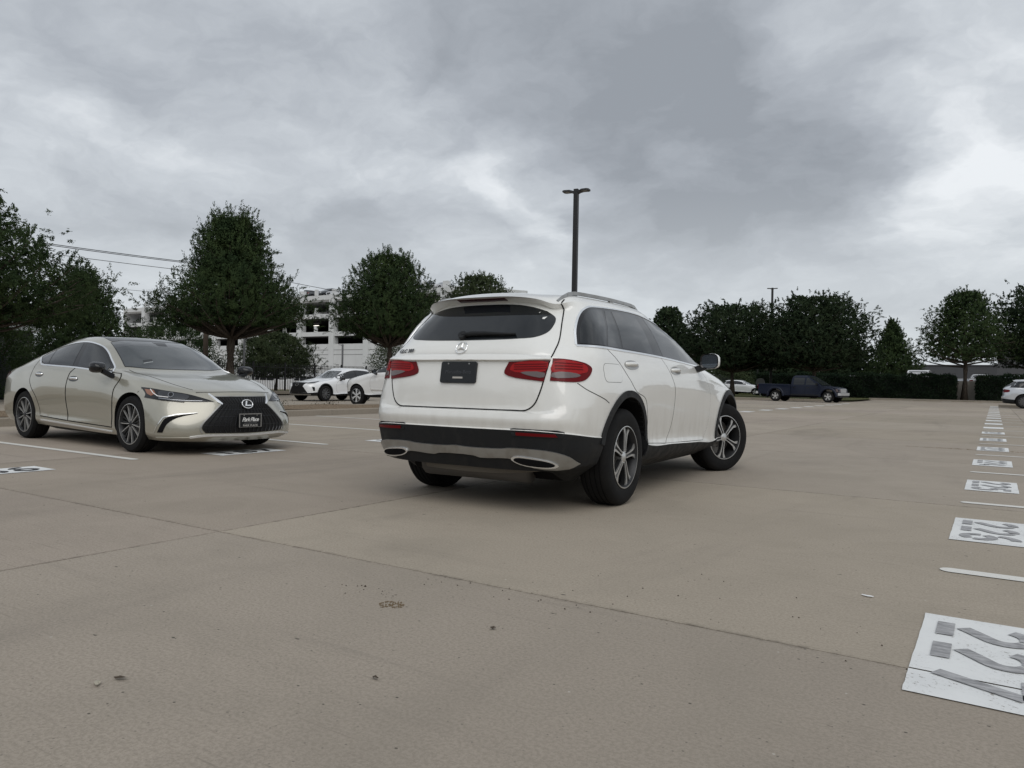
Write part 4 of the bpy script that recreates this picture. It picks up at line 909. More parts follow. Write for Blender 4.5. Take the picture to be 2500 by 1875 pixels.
# ---------------------------------------------------------------- the champagne saloon in its bay
CHAMP = paint('champagne_metallic_paint', (0.37, 0.355, 0.295), 0.42, 0.30, 0.04)
def sedan_table():
    SX = (-.55, 0, .6, 1.2, 1.9, 2.4, 2.87)
    rows = [
     ([(-.75,0,.20),(-.75,.28,.20),(-.72,.48,.20),(-.68,.58,.20)], None, (.62,)*7, (.16,.15,.14,.14,.14,.14,.14), [(3.2,.56,.16),(3.35,.42,.155),(3.45,.22,.15),(3.48,0,.15)]),
     ([(-.98,0,.25),(-.97,.35,.25),(-.92,.62,.25),(-.80,.78,.245)], None, (.85,.87,.865,.865,.86,.86,.85), (.235,.225,.215,.205,.19,.185,.18), [(3.40,.82,.165),(3.63,.66,.158),(3.77,.38,.155),(3.81,0,.155)]),
     ([(-1.06,0,.34),(-1.05,.35,.34),(-.99,.65,.34),(-.85,.82,.33)], None, (.89,.915,.905,.905,.90,.90,.90), (.31,.31,.285,.275,.265,.26,.27), [(3.46,.875,.225),(3.69,.70,.21),(3.83,.38,.205),(3.87,0,.205)]),
     ([(-1.095,0,.46),(-1.085,.35,.46),(-1.02,.66,.46),(-.875,.835,.455)], None, (.905,.925,.902,.90,.898,.905,.92), (.44,.45,.39,.38,.375,.38,.41), [(3.47,.885,.33),(3.70,.70,.32),(3.845,.38,.315),(3.885,0,.315)]),
     ([(-1.10,0,.57),(-1.09,.35,.57),(-1.02,.66,.57),(-.875,.835,.57)], None, (.912,.932,.918,.914,.912,.915,.928), (.55,.56,.51,.50,.495,.50,.53), [(3.45,.875,.43),(3.68,.685,.42),(3.835,.37,.415),(3.875,0,.415)]),
     ([(-1.085,0,.69),(-1.075,.35,.69),(-1.00,.66,.69),(-.865,.825,.69)], None, (.912,.932,.93,.928,.925,.922,.925), (.67,.67,.64,.63,.625,.62,.62), [(3.40,.86,.53),(3.63,.665,.52),(3.80,.36,.52),(3.845,0,.52)]),
     ([(-1.075,0,.80),(-1.065,.35,.80),(-.99,.65,.80),(-.86,.815,.80)], None, (.902,.918,.932,.93,.926,.918,.905), (.78,.78,.77,.755,.745,.73,.71), [(3.36,.83,.62),(3.58,.64,.61),(3.76,.345,.61),(3.81,0,.61)]),
     ([(-1.07,0,.885),(-1.06,.35,.885),(-.985,.64,.88),(-.86,.80,.87)], None, (.885,.90,.918,.918,.912,.895,.87), (.865,.87,.875,.86,.84,.815,.785), [(3.33,.785,.70),(3.54,.60,.68),(3.71,.33,.675),(3.765,0,.675)]),
     ([(-1.085,0,.955),(-1.07,.35,.952),(-1.0,.63,.94),(-.87,.77,.93)], None, (.86,.885,.905,.905,.897,.868,.83), (.925,.945,.965,.945,.91,.88,.845), [(3.30,.735,.755),(3.51,.565,.725),(3.675,.315,.72),(3.735,0,.72)]),
     ([(-1.06,0,.985),(-1.045,.34,.982),(-.98,.60,.968),(-.85,.73,.962)], (-.55,0,.6,1.2,1.9,2.38,2.84), (.825,.865,.875,.873,.862,.82,.77), (.975,1.015,1.025,1.005,.965,.932,.885), [(3.26,.68,.80),(3.48,.53,.752),(3.64,.29,.742),(3.70,0,.742)]),
     ([(-.86,0,1.018),(-.85,.32,1.016),(-.81,.54,1.005),(-.71,.68,.998)], (-.46,.05,.62,1.2,1.88,2.32,2.62), (.79,.842,.857,.857,.845,.79,.715), (1.012,1.055,1.065,1.047,1.003,.965,.925), [(2.92,.58,.888),(3.08,.43,.865),(3.17,.22,.858),(3.20,0,.857)]),
     ([(-.60,0,1.045),(-.59,.30,1.045),(-.56,.49,1.042),(-.50,.62,1.045)], (-.30,.12,.64,1.2,1.82,2.24,2.36), (.735,.795,.815,.815,.805,.75,.665), (1.075,1.125,1.14,1.13,1.07,.995,.978), [(2.45,.53,.97),(2.51,.39,.968),(2.55,.2,.968),(2.56,0,.968)]),
     ([(-.28,0,1.20),(-.27,.28,1.20),(-.25,.45,1.19),(-.20,.565,1.18)], (-.02,.25,.68,1.2,1.70,2.03,2.10), (.66,.715,.745,.746,.736,.685,.61), (1.185,1.21,1.235,1.24,1.195,1.13,1.135), [(2.16,.48,1.148),(2.19,.36,1.154),(2.21,.18,1.16),(2.22,0,1.162)]),
     ([(.02,0,1.315),(.03,.27,1.31),(.05,.43,1.30),(.10,.525,1.285)], (.25,.45,.78,1.2,1.55,1.74,1.79), (.595,.637,.67,.677,.668,.635,.575), (1.275,1.288,1.325,1.343,1.318,1.275,1.285), [(1.88,.44,1.303),(1.90,.33,1.311),(1.92,.17,1.318),(1.92,0,1.32)]),
     ([(.18,0,1.36),(.19,.26,1.357),(.21,.40,1.347),(.26,.485,1.333)], (.38,.55,.82,1.2,1.46,1.58,1.62), (.548,.587,.62,.63,.618,.59,.54), (1.332,1.343,1.37,1.383,1.366,1.340,1.350), [(1.72,.41,1.365),(1.74,.31,1.372),(1.75,.16,1.378),(1.75,0,1.38)]),
     ([(.42,0,1.408),(.43,.22,1.405),(.44,.34,1.397),(.47,.41,1.385)], (.54,.66,.86,1.15,1.36,1.45,1.47), (.465,.495,.52,.53,.52,.485,.43), (1.385,1.395,1.412,1.42,1.41,1.40,1.405), [(1.49,.35,1.412),(1.50,.26,1.417),(1.505,.14,1.42),(1.51,0,1.422)]),
    ]
    tab = ring_table(rows, SX)
    return close_roof(tab, .62, 1.32, lambda x, y: 1.443 - .03*((x-1.0)/.55)**2 - .10*y*y)
def lamp_frame(B, an, tilt=3):
    d = B.frame((an, tilt))[1]; r = Vector((d.y, -d.x, 0)).normalized(); u_ = r.cross(d)
    return (an, tilt), (lambda *q: [(Vector(p).dot(r), Vector(p).dot(u_)) for p in q])
def build_es():
    tab = sedan_table()
    T = thing('saloon_car', 'champagne metallic four-door saloon with large black spindle grille parked in a bay', 'car', (-11.40, 5.985, 0), -.045)
    B = Body(tab, crease=(1, 8, 9, 14), nr=4, nc=7)
    B.wells([(.0, .345, .365, -1.2, -.56), (.0, .345, .365, .56, 1.2), (2.87, .345, .365, -1.2, -.55), (2.87, .345, .365, .55, 1.2)], ('body_shell', 'cladding', 'underbody'), (CHAMP, PLASTIC), T)
    for (x, s) in ((0, 1), (0, -1), (2.87, 1), (2.87, -1)):
        make_wheel('wheel', T, (x, -.80*s, .334), .336, .235, .243, 'vee', s, 0, spin=R(-14 if x < 1 else 4)*s)
    for s in (1, -1):
        rd = smooth_poly([(.28,1.10,'s'),(.22,.97),(.17,.84),(.26,.72),(.40,.60),(.475,.47),(.50,.335,'s'),(1.295,.305,'s'),(1.27,.66),(1.32,.90),(1.42,1.0,'s'),(.6,1.022,'s')])
        fd = smooth_poly([(1.43,1.0,'s'),(1.33,.90),(1.28,.66),(1.305,.304,'s'),(2.43,.275,'s'),(2.46,.53),(2.49,.74),(2.54,.86),(2.46,.928,'s'),(1.9,.962,'s')])
        D1 = panel(B, 'rear_door', rd, 'side', CHAMP, T, .003, .006, .03, s); D2 = panel(B, 'front_door', fd, 'side', CHAMP, T, .003, .006, .03, s)
        strip(B, 'door_gap', rd, 'side', .012, .0035, GAP, D1, True, .04, s); strip(B, 'door_gap', fd, 'side', .012, .0035, GAP, D2, True, .04, s)
        handle(B, D1, .46, .905, .21, CHROME, s); handle(B, D2, 1.46, .855, .21, CHROME, s)
        dlo = smooth_poly([(.245,1.150,'s'),(.40,1.212),(.60,1.268),(.85,1.312),(1.07,1.333),(1.28,1.338),(1.50,1.318),(1.70,1.27),(1.88,1.19),(2.05,1.09),(2.20,1.0),(2.30,.938,'s'),(1.97,.968,'s'),(1.4,1.006,'s'),(.60,1.035,'s'),(.42,1.045,'s')])
        dl = panel(B, 'window_surround', dlo, 'side', GBLACK, T, .003, .01, .04, s)
        q = [(.31,1.148),(.42,1.195),(.56,1.238),(.63,1.05),(.44,1.06)]; side_window(B, dl, 'quarter_window', q, s, off=.005, h=.04)
        q = smooth_poly([(.66,1.05,'s'),(.59,1.245,'s'),(.85,1.298),(1.07,1.318),(1.245,1.322,'s'),(1.33,1.022,'s')]); side_window(B, D1, 'door_window', q, s, off=.005, h=.04)
        q = smooth_poly([(1.46,1.018,'s'),(1.35,1.322,'s'),(1.50,1.300),(1.68,1.255),(1.85,1.18),(2.0,1.095),(2.13,1.01),(2.16,.968,'s')]); side_window(B, D2, 'door_window', q, s, off=.005, h=.04)
        strip(B, 'chrome_trim', smooth_poly([(.245,1.150),(.40,1.215),(.60,1.272),(.85,1.317),(1.07,1.338),(1.28,1.343),(1.50,1.323),(1.70,1.275),(1.88,1.195),(2.05,1.095),(2.21,1.0),(2.29,.95)], 4, False), 'side', .020, .007, CHROME, dl, False, .05, s)
        strip(B, 'chrome_trim', smooth_poly([(.235,1.148,'s'),(.42,1.038,'s'),(.60,1.028),(1.4,.999),(1.97,.961),(2.28,.936)], 4, False), 'side', .020, .007, CHROME, dl, False, .05, s)
        strip(B, 'sill_trim', [(.52,.285),(2.42,.222)], 'side', .016, .010, mat('pale_chrome', (0.85, 0.86, 0.87), 0.25, metal=0.6), T, False, .08, s)
        mirror_unit(T, (2.36, -1.02, 1.0), (.15, .19, .135), GBLACK, s, arm=(0, .06, -.03))
        # bonnet edge line
        strip(B, 'bonnet_gap', smooth_poly([(2.36,-.665),(2.62,-.655),(2.92,-.635),(3.20,-.60),(3.40,-.535),(3.50,-.50)], 4, False), 'top', .010, .0008, GAP, T, False, .04, s)
        # head lamp
        ax, P3 = lamp_frame(B, 143)
        hp = P3((3.02,-.868,.775),(3.16,-.83,.765),(3.36,-.75,.738),(3.54,-.60,.705),(3.68,-.43,.645),(3.72,-.36,.618),(3.66,-.45,.612),(3.54,-.62,.615),(3.36,-.79,.635),(3.20,-.87,.658),(3.15,-.885,.668),(3.14,-.875,.70))
        hp = smooth_poly([(*p, 's') if i in (0, 5, 10) else p for i, p in enumerate(hp)], 3)
        HL = panel(B, 'head_lamp', hp, ax, GBLACK, T, .004, .008, .04, s)
        q = P3((3.10,-.862,.752),(3.22,-.82,.742),(3.27,-.82,.70),(3.24,-.86,.675),(3.17,-.87,.70)); panel(B, 'indicator', q, ax, AMBER, HL, .006, .004, .04, s)
        q = P3((3.28,-.79,.73),(3.44,-.70,.712),(3.56,-.58,.68),(3.56,-.60,.645),(3.44,-.72,.648),(3.31,-.80,.66)); panel(B, 'lamp_bowl', smooth_poly(q, 3), ax, mat('lamp_bowl_grey', (0.035, 0.037, 0.042), 0.2, metal=0.3, coat=0.6), HL, .006, .004, .03, s)
        strip(B, 'daytime_light', P3((3.19,-.845,.752),(3.24,-.83,.705),(3.31,-.815,.672),(3.42,-.75,.660)), ax, .009, .010, WHITE_INK, HL, False, .02, s)
        for c, rr in (((3.42,-.72,.688), .028),):
            cc = P3(c)[0]; panel(B, 'lens', [(cc[0]+rr*math.cos(k*.524), cc[1]+rr*math.sin(k*.524)) for k in range(12)], ax, GBLACK, HL, .009, .005, .02, s)
            strip(B, 'lens_ring', [(cc[0]+rr*math.cos(k*.349), cc[1]+rr*math.sin(k*.349)) for k in range(18)], ax, .006, .012, LAMPIN, HL, True, .02, s)
        strip(B, 'lamp_trim', P3((3.31,-.80,.648),(3.44,-.71,.632),(3.56,-.59,.622),(3.66,-.47,.622)), ax, .008, .009, LAMPIN, HL, False, .03, s)
        strip(B, 'lower_marker', P3((3.15,-.885,.664),(3.36,-.79,.632),(3.54,-.62,.612)), ax, .02, .007, GBLACK, HL, False, .03, s)
        # bumper corner vent
        q = P3((3.42,-.875,.262),(3.475,-.84,.262),(3.515,-.81,.36),(3.58,-.73,.43),(3.70,-.55,.482),(3.58,-.73,.455),(3.505,-.83,.425),(3.465,-.86,.35))
        VN = panel(B, 'corner_vent', smooth_poly([(*p, 's') if i in (0, 1, 4) else p for i, p in enumerate(q)], 3), ax, DARK, T, .004, .006, .03, s)
        strip(B, 'vent_trim', P3((3.70,-.55,.487),(3.58,-.735,.468),(3.49,-.845,.436),(3.43,-.88,.34),(3.39,-.892,.258)), ax, .010, .010, CHROME, VN, False, .03, s, taper=True)
        strip(B, 'lip_trim', P3((3.40,-.875,.205),(3.55,-.80,.205),(3.70,-.62,.205)), ax, .022, .012, CHAMP, T, False, .04, s)
        # tail lamp (only its edge shows)
        ax2, Q3 = lamp_frame(B, 40)
        panel(B, 'tail_lamp', smooth_poly(Q3((-.62,-.872,.925),(-.86,-.78,.93),(-1.0,-.60,.925),(-1.02,-.58,.85),(-.88,-.80,.82),(-.74,-.86,.85)), 3), ax2, REDD, T, .005, .01, .04, s)
        # bumper shut line ahead of the wheel
        strip(B, 'bumper_seam', [(3.03,.76),(3.00,.72),(2.99,.71)], 'side', .008, .0008, GAP, T, False, .03, s)
    # windscreen, roof glass
    ws = smooth_poly([(2.27,-.665,'s'),(2.44,-.40),(2.50,0),(2.44,.40),(2.27,.665,'s'),(1.66,.545,'s'),(1.77,.30),(1.80,0),(1.77,-.30),(1.66,-.545,'s')])
    W = panel(B, 'windscreen', ws, 'top', GLASSW, T, .004, .01, .05)
    band = smooth_poly([(1.86,-.59,'s'),(1.99,0),(1.86,.59,'s'),(1.66,.545,'s'),(1.77,.3),(1.80,0),(1.77,-.3),(1.66,-.545,'s')]); panel(B, 'screen_tint_band', band, 'top', mat('tint_band', (0.03, 0.034, 0.036), 0.03, spec=0.7, coat=1.0, coat_rough=0.0), W, .0045, .004, .05)
    strip(B, 'screen_seal', ws, 'top', .02, .002, GBLACK, W, True, .05)
    panel(B, 'sensor_housing', [(1.83,-.09),(1.95,-.06),(1.95,.06),(1.83,.09)], 'top', GBLACK, W, .0055, .004, .04)
    panel(B, 'paper_label', [(2.255,-.44),(2.30,-.45),(2.30,-.33),(2.255,-.32)], 'top', mat('dark_label', (0.03, 0.033, 0.035), 0.2), W, .0052, .002, .04)
    panel(B, 'paper_label', [(2.30,-.45),(2.312,-.452),(2.312,-.332),(2.30,-.33)], 'top', mat('pale_label', (0.35, 0.37, 0.37), 0.3), W, .0052, .002, .04)
    panel(B, 'roof_glass', smooth_poly([(1.645,-.53,'s'),(1.755,-.29),(1.785,0),(1.755,.29),(1.645,.53,'s'),(1.2,.49,'s'),(.75,.45,'s'),(.75,-.45,'s'),(1.2,-.49,'s')]), 'top', GBLACK, T, .003, .008, .06)
    panel(B, 'rear_window', smooth_poly([(-.52,-.55,'s'),(-.57,0),(-.52,.55,'s'),(.15,.46,'s'),(.12,0),(.15,-.46,'s')]), 'top', GLASS, T, .003, .008, .05)
    strip(B, 'bonnet_lip', [(y, .733 - .05*abs(y)**2) for y in [-.5+.05*k for k in range(21)]], 'front', .010, .001, GAP, T, False, .05)
    # grille
    gp = smooth_poly([(-.365,.668,'s'),(0,.672),(.365,.668,'s'),(.30,.590,'s'),(.42,.48),(.535,.36),(.55,.31),(.515,.258,'s'),(0,.248),(-.515,.258,'s'),(-.55,.31),(-.535,.36),(-.42,.48),(-.30,.590,'s')])
    GR = panel(B, 'grille', gp, 'front', mat('grille_black', (0.006, 0.006, 0.0065), 0.55, spec=0.3), T, .004, .006, .03)
    slat = mat('grille_slat', (0.045, 0.046, 0.05), 0.28, metal=0.5)
    def halfw(z):
        zs = [.25, .262, .31, .36, .48, .59, .668]; ws_ = [.50, .515, .55, .535, .42, .30, .365]; return float(np.interp(z, zs, ws_))
    for k in range(-8, 9):
        f = k/8.6
        strip(B, 'grille_slat', [(f*halfw(z)*.98, z) for z in np.linspace(.262, .585, 9)], 'front', .010, .016, slat, GR, False, .03, round_=True)
        strip(B, 'grille_slat', [(f*halfw(z)*.98, z) for z in np.linspace(.598, .66, 4)], 'front', .013, .016, slat, GR, False, .03, round_=True)
    for z in (.345, .445, .525): strip(B, 'grille_bar', [(y, z) for y in np.linspace(-halfw(z)*.97, halfw(z)*.97, 17)], 'front', .004, .009, slat, GR, False, .04)
    for s in (1, -1):
        strip(B, 'grille_trim', [(s*a, b) for a, b in smooth_poly([(-.315,.585),(-.43,.48),(-.548,.36),(-.568,.31),(-.55,.262)], 4, False)], 'front', .014, .012, SATIN, GR, False, .03)
        panel(B, 'grille_shoulder', [(s*a, b) for a, b in smooth_poly([(-.385,.71,'s'),(-.40,.70,'s'),(-.345,.61,'s'),(-.30,.582,'s'),(-.29,.592,'s')], 2)], 'front', CHROME, GR, .012, .02, .03)
    strip(B, 'grille_trim', [(y, .676) for y in np.linspace(-.36, .36, 13)], 'front', .010, .010, SATIN, GR)
    strip(B, 'lip_trim', smooth_poly([(-.66,.215),(-.50,.232),(0,.225),(.50,.232),(.66,.215)], 5, False), 'front', .022, .018, mat('pale_chrome', (0.85, 0.86, 0.87), 0.25, metal=0.6), GR, False, .05)
    em = frame_on(B, 'front', 0, .580, .03); mb = MB(); mb.tube([em @ Vector((.072*math.cos(2*math.pi*k/28), .054*math.sin(2*math.pi*k/28), 0)) for k in range(29)], .006, 6, False)
    mb.prism([(-.012,.040),(.006,.040),(-.018,-.026),(-.036,-.026)], -.004, .004, lambda u, v, w: tuple(em @ Vector((u, v, w)))).prism([(-.036,-.026),(-.03,-.012),(.050,-.012),(.046,-.026)], -.004, .0035, lambda u, v, w: tuple(em @ Vector((u, v, w))))
    EM = mb.build('emblem', mat('pale_chrome', (0.85, 0.86, 0.87), 0.25, metal=0.6), GR, sharp=40)
    dm = MB(); dm.prism([(.074*math.cos(2*math.pi*k/28), .056*math.sin(2*math.pi*k/28)) for k in range(28)], -.02, -.006, lambda u, v, w: tuple(em @ Vector((u, v, w)))); dm.build('emblem_back', GBLACK, EM)
    org, d = B.frame('front'); p, n = B.hit(org(0, .395), d); pm = Matrix.Translation((p.x+.035, 0, .398)) @ Matrix.Rotation(math.pi/2, 4, 'Z') @ Matrix.Rotation(math.pi/2, 4, 'X')
    onp = lambda poly, z0, z1, nm, m_, par: MB().prism(poly, z0, z1, lambda u, v, w: tuple(pm @ Vector((u, v, w)))).build(nm, m_, par, sharp=40)
    PL = onp(rrect(-.155,-.082,.155,.082,.008), -.03, 0, 'licence_plate', BLACKP, T)
    for q in ([(-.155,.070),(.155,.070),(.155,.082),(-.155,.082)], [(-.155,-.082),(-.143,-.082),(-.143,.070),(-.155,.070)], [(.143,-.082),(.155,-.082),(.155,.070),(.143,.070)], [(-.143,-.082),(.143,-.082),(.143,-.078),(-.143,-.078)]): onp(q, 0, .006, 'plate_frame', FRAME, PL)
    text_mesh('plate_script', 'Park Place', .068, WHITE_INK, PL, pm @ Matrix.Translation((0, .008, .002)), .001, .35, space=.82, offset=.0012)
    text_mesh('plate_capitals', 'PARK PLACE', .034, mat('frame_letters', (0.45, 0.44, 0.42), 0.4), PL, pm @ Matrix.Translation((0, -.062, .003)), .001, space=1.08, offset=.0006)
    onp([(-.09,-.036),(.09,-.036),(.09,-.031),(-.09,-.031)], 0, .0015, 'plate_line', GREY_INK, PL)
    for u in (-.09, .09): onp([(u+.008*math.cos(a*.785), .060+.008*math.sin(a*.785)) for a in range(8)], 0, .008, 'plate_screw', SATIN, PL)
    return T, B
ES, ES_B = build_es()
# ---------------------------------------------------------------- other vehicles, shaped from the SUV ring table
GXK = (-.95, 0, 2.873, 3.725); GZK = (.26, .40, 1.15, 1.61)
def suv_variant(T, paint_, xk, zk, ky, wheel_r, wheel_style='six', detail=2, glass=GLASS, arch=True, rim_mat=None, tail=True, front=None, clad=True, steer=0, rear_lean=0.0, tyre_w=.235, handles=True):
    MX = lambda x: float(np.interp(x, GXK, xk)); MZ = lambda z: float(np.interp(z, GZK, zk))
    rows, SX = suv_rows(); tab = ring_table(rows, SX)
    tab = close_roof(tab, -.35, .85, lambda x, y: 1.604 - .028*((x-.45)/.9)**2 - .09*y*y)
    tab = [[(MX(x) + (rear_lean*max(0, z-1.15)*max(0, .3-x) if rear_lean else 0), y*ky, MZ(z)) for x, y, z in row] for row in tab]
    B = Body(tab, crease=(1, 3, 4, 6, 7, 9, 10, 14, 15, 16), nr=3 if detail > 1 else 2, nc=5 if detail > 1 else 3, clad_ring=3 if clad else None)
    P = lambda pts: [(MX(p[0]), MZ(p[1]), *p[2:]) for p in pts]
    RY = lambda pts: [(p[0]*ky, MZ(p[1]), *p[2:]) for p in pts]
    wr = wheel_r*1.13; wz = wheel_r*1.03; xr, xf = MX(0), MX(2.873); yo = .60*ky
    B.wells([(xr, wz, wr, -1.3, -yo), (xr, wz, wr, yo, 1.3), (xf, wz, wr, -1.3, -yo), (xf, wz, wr, yo, 1.3)], ('body_shell', 'lower_cladding', 'underbody'), (paint_, PLASTIC), T)
    for x in (xr, xf):
        for s in (1, -1): make_wheel('wheel', T, (x, -(.935*ky-tyre_w*.5)*s, wheel_r), wheel_r+.002, tyre_w, wheel_r*.66, wheel_style, s, steer if x == xf else 0, rim_mat)
    h = .06 if detail > 1 else .12
    for s in (1, -1):
        dlo = smooth_poly(P([(-.585,1.178,'s'),(-.50,1.31),(-.39,1.415),(-.27,1.465),(-.06,1.486),(.67,1.500),(1.03,1.462),(1.40,1.385),(1.74,1.275),(2.0,1.165),(2.06,1.10,'s'),(1.80,1.106,'s'),(.84,1.149,'s'),(-.29,1.177,'s')]), 4)
        dl = panel(B, 'window_surround', dlo, 'side', GBLACK, T, .004, .01, h, s)
        side_window(B, dl, 'quarter_window', smooth_poly(P([(-.555,1.188,'s'),(-.48,1.31),(-.375,1.40),(-.26,1.448),(-.03,1.470,'s'),(-.26,1.187,'s')]), 3), s, glass, .007, h)
        side_window(B, dl, 'door_window', P([(-.22,1.187),(.03,1.473),(.66,1.486),(.68,1.16)]), s, glass, .007, h)
        side_window(B, dl, 'door_window', smooth_poly(P([(.78,1.155,'s'),(.76,1.485,'s'),(1.02,1.447),(1.36,1.375),(1.66,1.28),(1.82,1.2),(1.86,1.115,'s')]), 3), s, glass, .007, h)
        if detail > 1:
            for nm, pl in (('rear_door', [(-.29,1.168,'s'),(-.11,1.06),(.04,.94),(.30,.82),(.43,.70),(.475,.55),(.48,.46,'s'),(.92,.44,'s'),(1.03,.53),(1.075,.70),(1.06,.88),(.95,1.01),(.78,1.148,'s')]), ('front_door', [(.79,1.146,'s'),(.96,1.01),(1.07,.88),(1.085,.70),(1.04,.53),(.93,.44,'s'),(2.00,.41,'s'),(2.12,.52),(2.16,.70),(2.15,.84),(2.05,.97),(1.82,1.10,'s')])):
                dp = smooth_poly(P(pl), 4); D = panel(B, nm, dp, 'side', paint_, T, .002, .004, .08, s); strip(B, 'door_gap', dp, 'side', .012, .001, GAP, D, True, .08, s)
                if handles: handle(B, D, MX(.10 if nm[0] == 'r' else 1.10), MZ(1.05), .2, paint_, s, False)
            mirror_unit(T, (MX(1.86), -1.02*ky-.03, MZ(1.135)), (.15, .20, .15), front.get('mirror', paint_) if front else paint_, s, arm=(0, .06, 0))
        if arch:
            for cx in (xr, xf):
                A = [R(-4+188*k/24) for k in range(25)]; o = [(cx+wr*1.12*math.cos(a), wz+wr*1.12*math.sin(a)) for a in A]; i = [(cx+wr*math.cos(a), wz+wr*math.sin(a)) for a in A]
                strip_quads(B, 'wheel_arch_trim', o, i, 'side', .012, PLASTIC, T, s, .05)
    if tail:
        panel(B, 'rear_window', smooth_poly(RY([(-.56,1.452,'s'),(-.63,1.36),(-.62,1.25),(-.3,1.21),(.3,1.21),(.62,1.25),(.63,1.36),(.56,1.452,'s')]), 3), 'rear', glass, T, .006, .01, h)
        for s in (1, -1):
            ax, Q = lamp_frame(B, 52); q = [(MX(x), y*ky, MZ(z)) for x, y, z in ((-.83,-.60,1.07),(-.74,-.77,1.07),(-.60,-.872,1.043),(-.585,-.888,.975),(-.68,-.84,.920),(-.85,-.60,.94))]
            panel(B, 'tail_lamp', smooth_poly(Q(*q), 3), ax, RED, T, .008, .012, .06, s)
    ws = smooth_poly([(MX(x), y*ky, *r) for x, y, *r in ((2.12,-.60,'s'),(2.24,-.3),(2.265,0),(2.24,.3),(2.12,.60,'s'),(1.36,.50,'s'),(1.42,.25),(1.43,0),(1.42,-.25),(1.36,-.50,'s'))], 4); panel(B, 'windscreen', ws, 'top', GLASSW, T, .005, .01, h)
    if front and 'fn' in front: front['fn'](T, B, MX, MZ, ky)
    else:
        panel(B, 'grille', smooth_poly(RY([(-.40,.74),(0,.76),(.40,.74),(.36,.50),(0,.48),(-.36,.50)]), 3), 'front', GBLACK, T, .006, .01, h)
        for s in (1, -1): panel(B, 'head_lamp', [(a*s, b) for a, b in smooth_poly(RY([(-.44,.74),(-.62,.80),(-.82,.83),(-.83,.75),(-.66,.69),(-.46,.68)]), 3)], 'front', LAMPIN, T, .006, .01, h)
    return B
# white crossover beyond the island
NXW = paint('bright_white_paint', (0.80, 0.81, 0.82), 0.0, 0.3, 0.03)
T = thing('crossover_car', 'bright white crossover with dark spindle grille facing us by the fence', 'car', (-27.2, 27.26, -.13), R(-90))
def nx_front(T, B, MX, MZ, ky):
    g = smooth_poly([(-.47,.86,'s'),(0,.875),(.47,.86,'s'),(.34,.70,'s'),(.48,.55),(.62,.36,'s'),(0,.34),(-.62,.36,'s'),(-.48,.55),(-.34,.70,'s')], 3)
    G = panel(B, 'grille', g, 'front', mat('grille_black', (0.006, 0.006, 0.0065), 0.55), T, .008, .01, .06)
    em = frame_on(B, 'front', 0, .76, .02); MB().tube([em @ Vector((.09*math.cos(k*.35), .07*math.sin(k*.35), 0)) for k in range(19)], .007, 5, False).build('emblem', SATIN, G)
    strip(B, 'lip_trim', [(-.70,.32),(0,.31),(.70,.32)], 'front', .05, .02, SATIN, G, False, .08)
    for s in (1, -1):
        ax, Q = lamp_frame(B, 143)
        panel(B, 'head_lamp', smooth_poly(Q((3.10,-.80,.97),(3.30,-.72,.93),(3.46,-.58,.87),(3.52,-.50,.83),(3.44,-.66,.83),(3.28,-.80,.86)), 3), ax, GBLACK, T, .008, .01, .05, s)
        strip(B, 'daytime_light', Q((3.50,-.55,.80),(3.38,-.74,.805),(3.26,-.83,.83)), ax, .03, .012, WHITE_INK, T, False, .05, s)
        panel(B, 'corner_vent', Q((3.40,-.76,.68),(3.30,-.84,.66),(3.30,-.85,.50),(3.36,-.82,.48)), ax, DARK, T, .008, .008, .05, s)
suv_variant(T, NXW, (-1.0, 0, 2.66, 3.62), (.25, .38, 1.10, 1.625), .975, .368, 'ten', 2, front={'fn': nx_front, 'mirror': GBLACK}, rim_mat=mat('grey_alloy', (0.16, 0.16, 0.165), 0.35, metal=0.8), tail=True)
# tall white SUV half hidden behind the near car
ESW = paint('soft_white_paint', (0.76, 0.76, 0.75), 0.0, 0.3, 0.04)
def esc_front(T, B, MX, MZ, ky):
    G = panel(B, 'grille', [(-.5,.72),(.5,.72),(.42,1.06),(-.42,1.06)], 'front', GBLACK, T, .01, .01, .08)
    for k in range(5): strip(B, 'grille_bar', [(-.43,.77+.06*k),(.43,.77+.06*k)], 'front', .018, .016, CHROME, G, False, .1)
    for s in (1, -1):
        ax, Q = lamp_frame(B, 143); panel(B, 'head_lamp', Q((MX(3.40),-.80*ky,1.12),(MX(3.50),-.70*ky,1.12),(MX(3.56),-.68*ky,.74),(MX(3.48),-.78*ky,.70)), ax, GBLACK, T, .01, .01, .06, s)
        strip(B, 'door_moulding', [(MX(.55),.62),(MX(2.12),.64)], 'side', .05, .014, CHROME, T, False, .1, s)
suv_variant_args = None
yaw_e = R(178)
fw = Vector((-21.1, 21.4)); d_ = Vector((math.cos(yaw_e), math.sin(yaw_e))); l_ = Vector((-d_.y, d_.x))
o_ = fw - d_*3.02 - l_*.92
T = thing('large_utility_vehicle', 'tall pale white full-size SUV with chrome door moulding behind the planted island', 'car', (o_.x, o_.y, -.11), yaw_e)
suv_variant(T, ESW, (-1.15, 0, 3.02, 3.92), (.34, .50, 1.36, 1.89), 1.08, .405, 'six', 2, arch=False, front={'fn': esc_front, 'mirror': GBLACK}, rim_mat=CHROME, tyre_w=.275, clad=True)
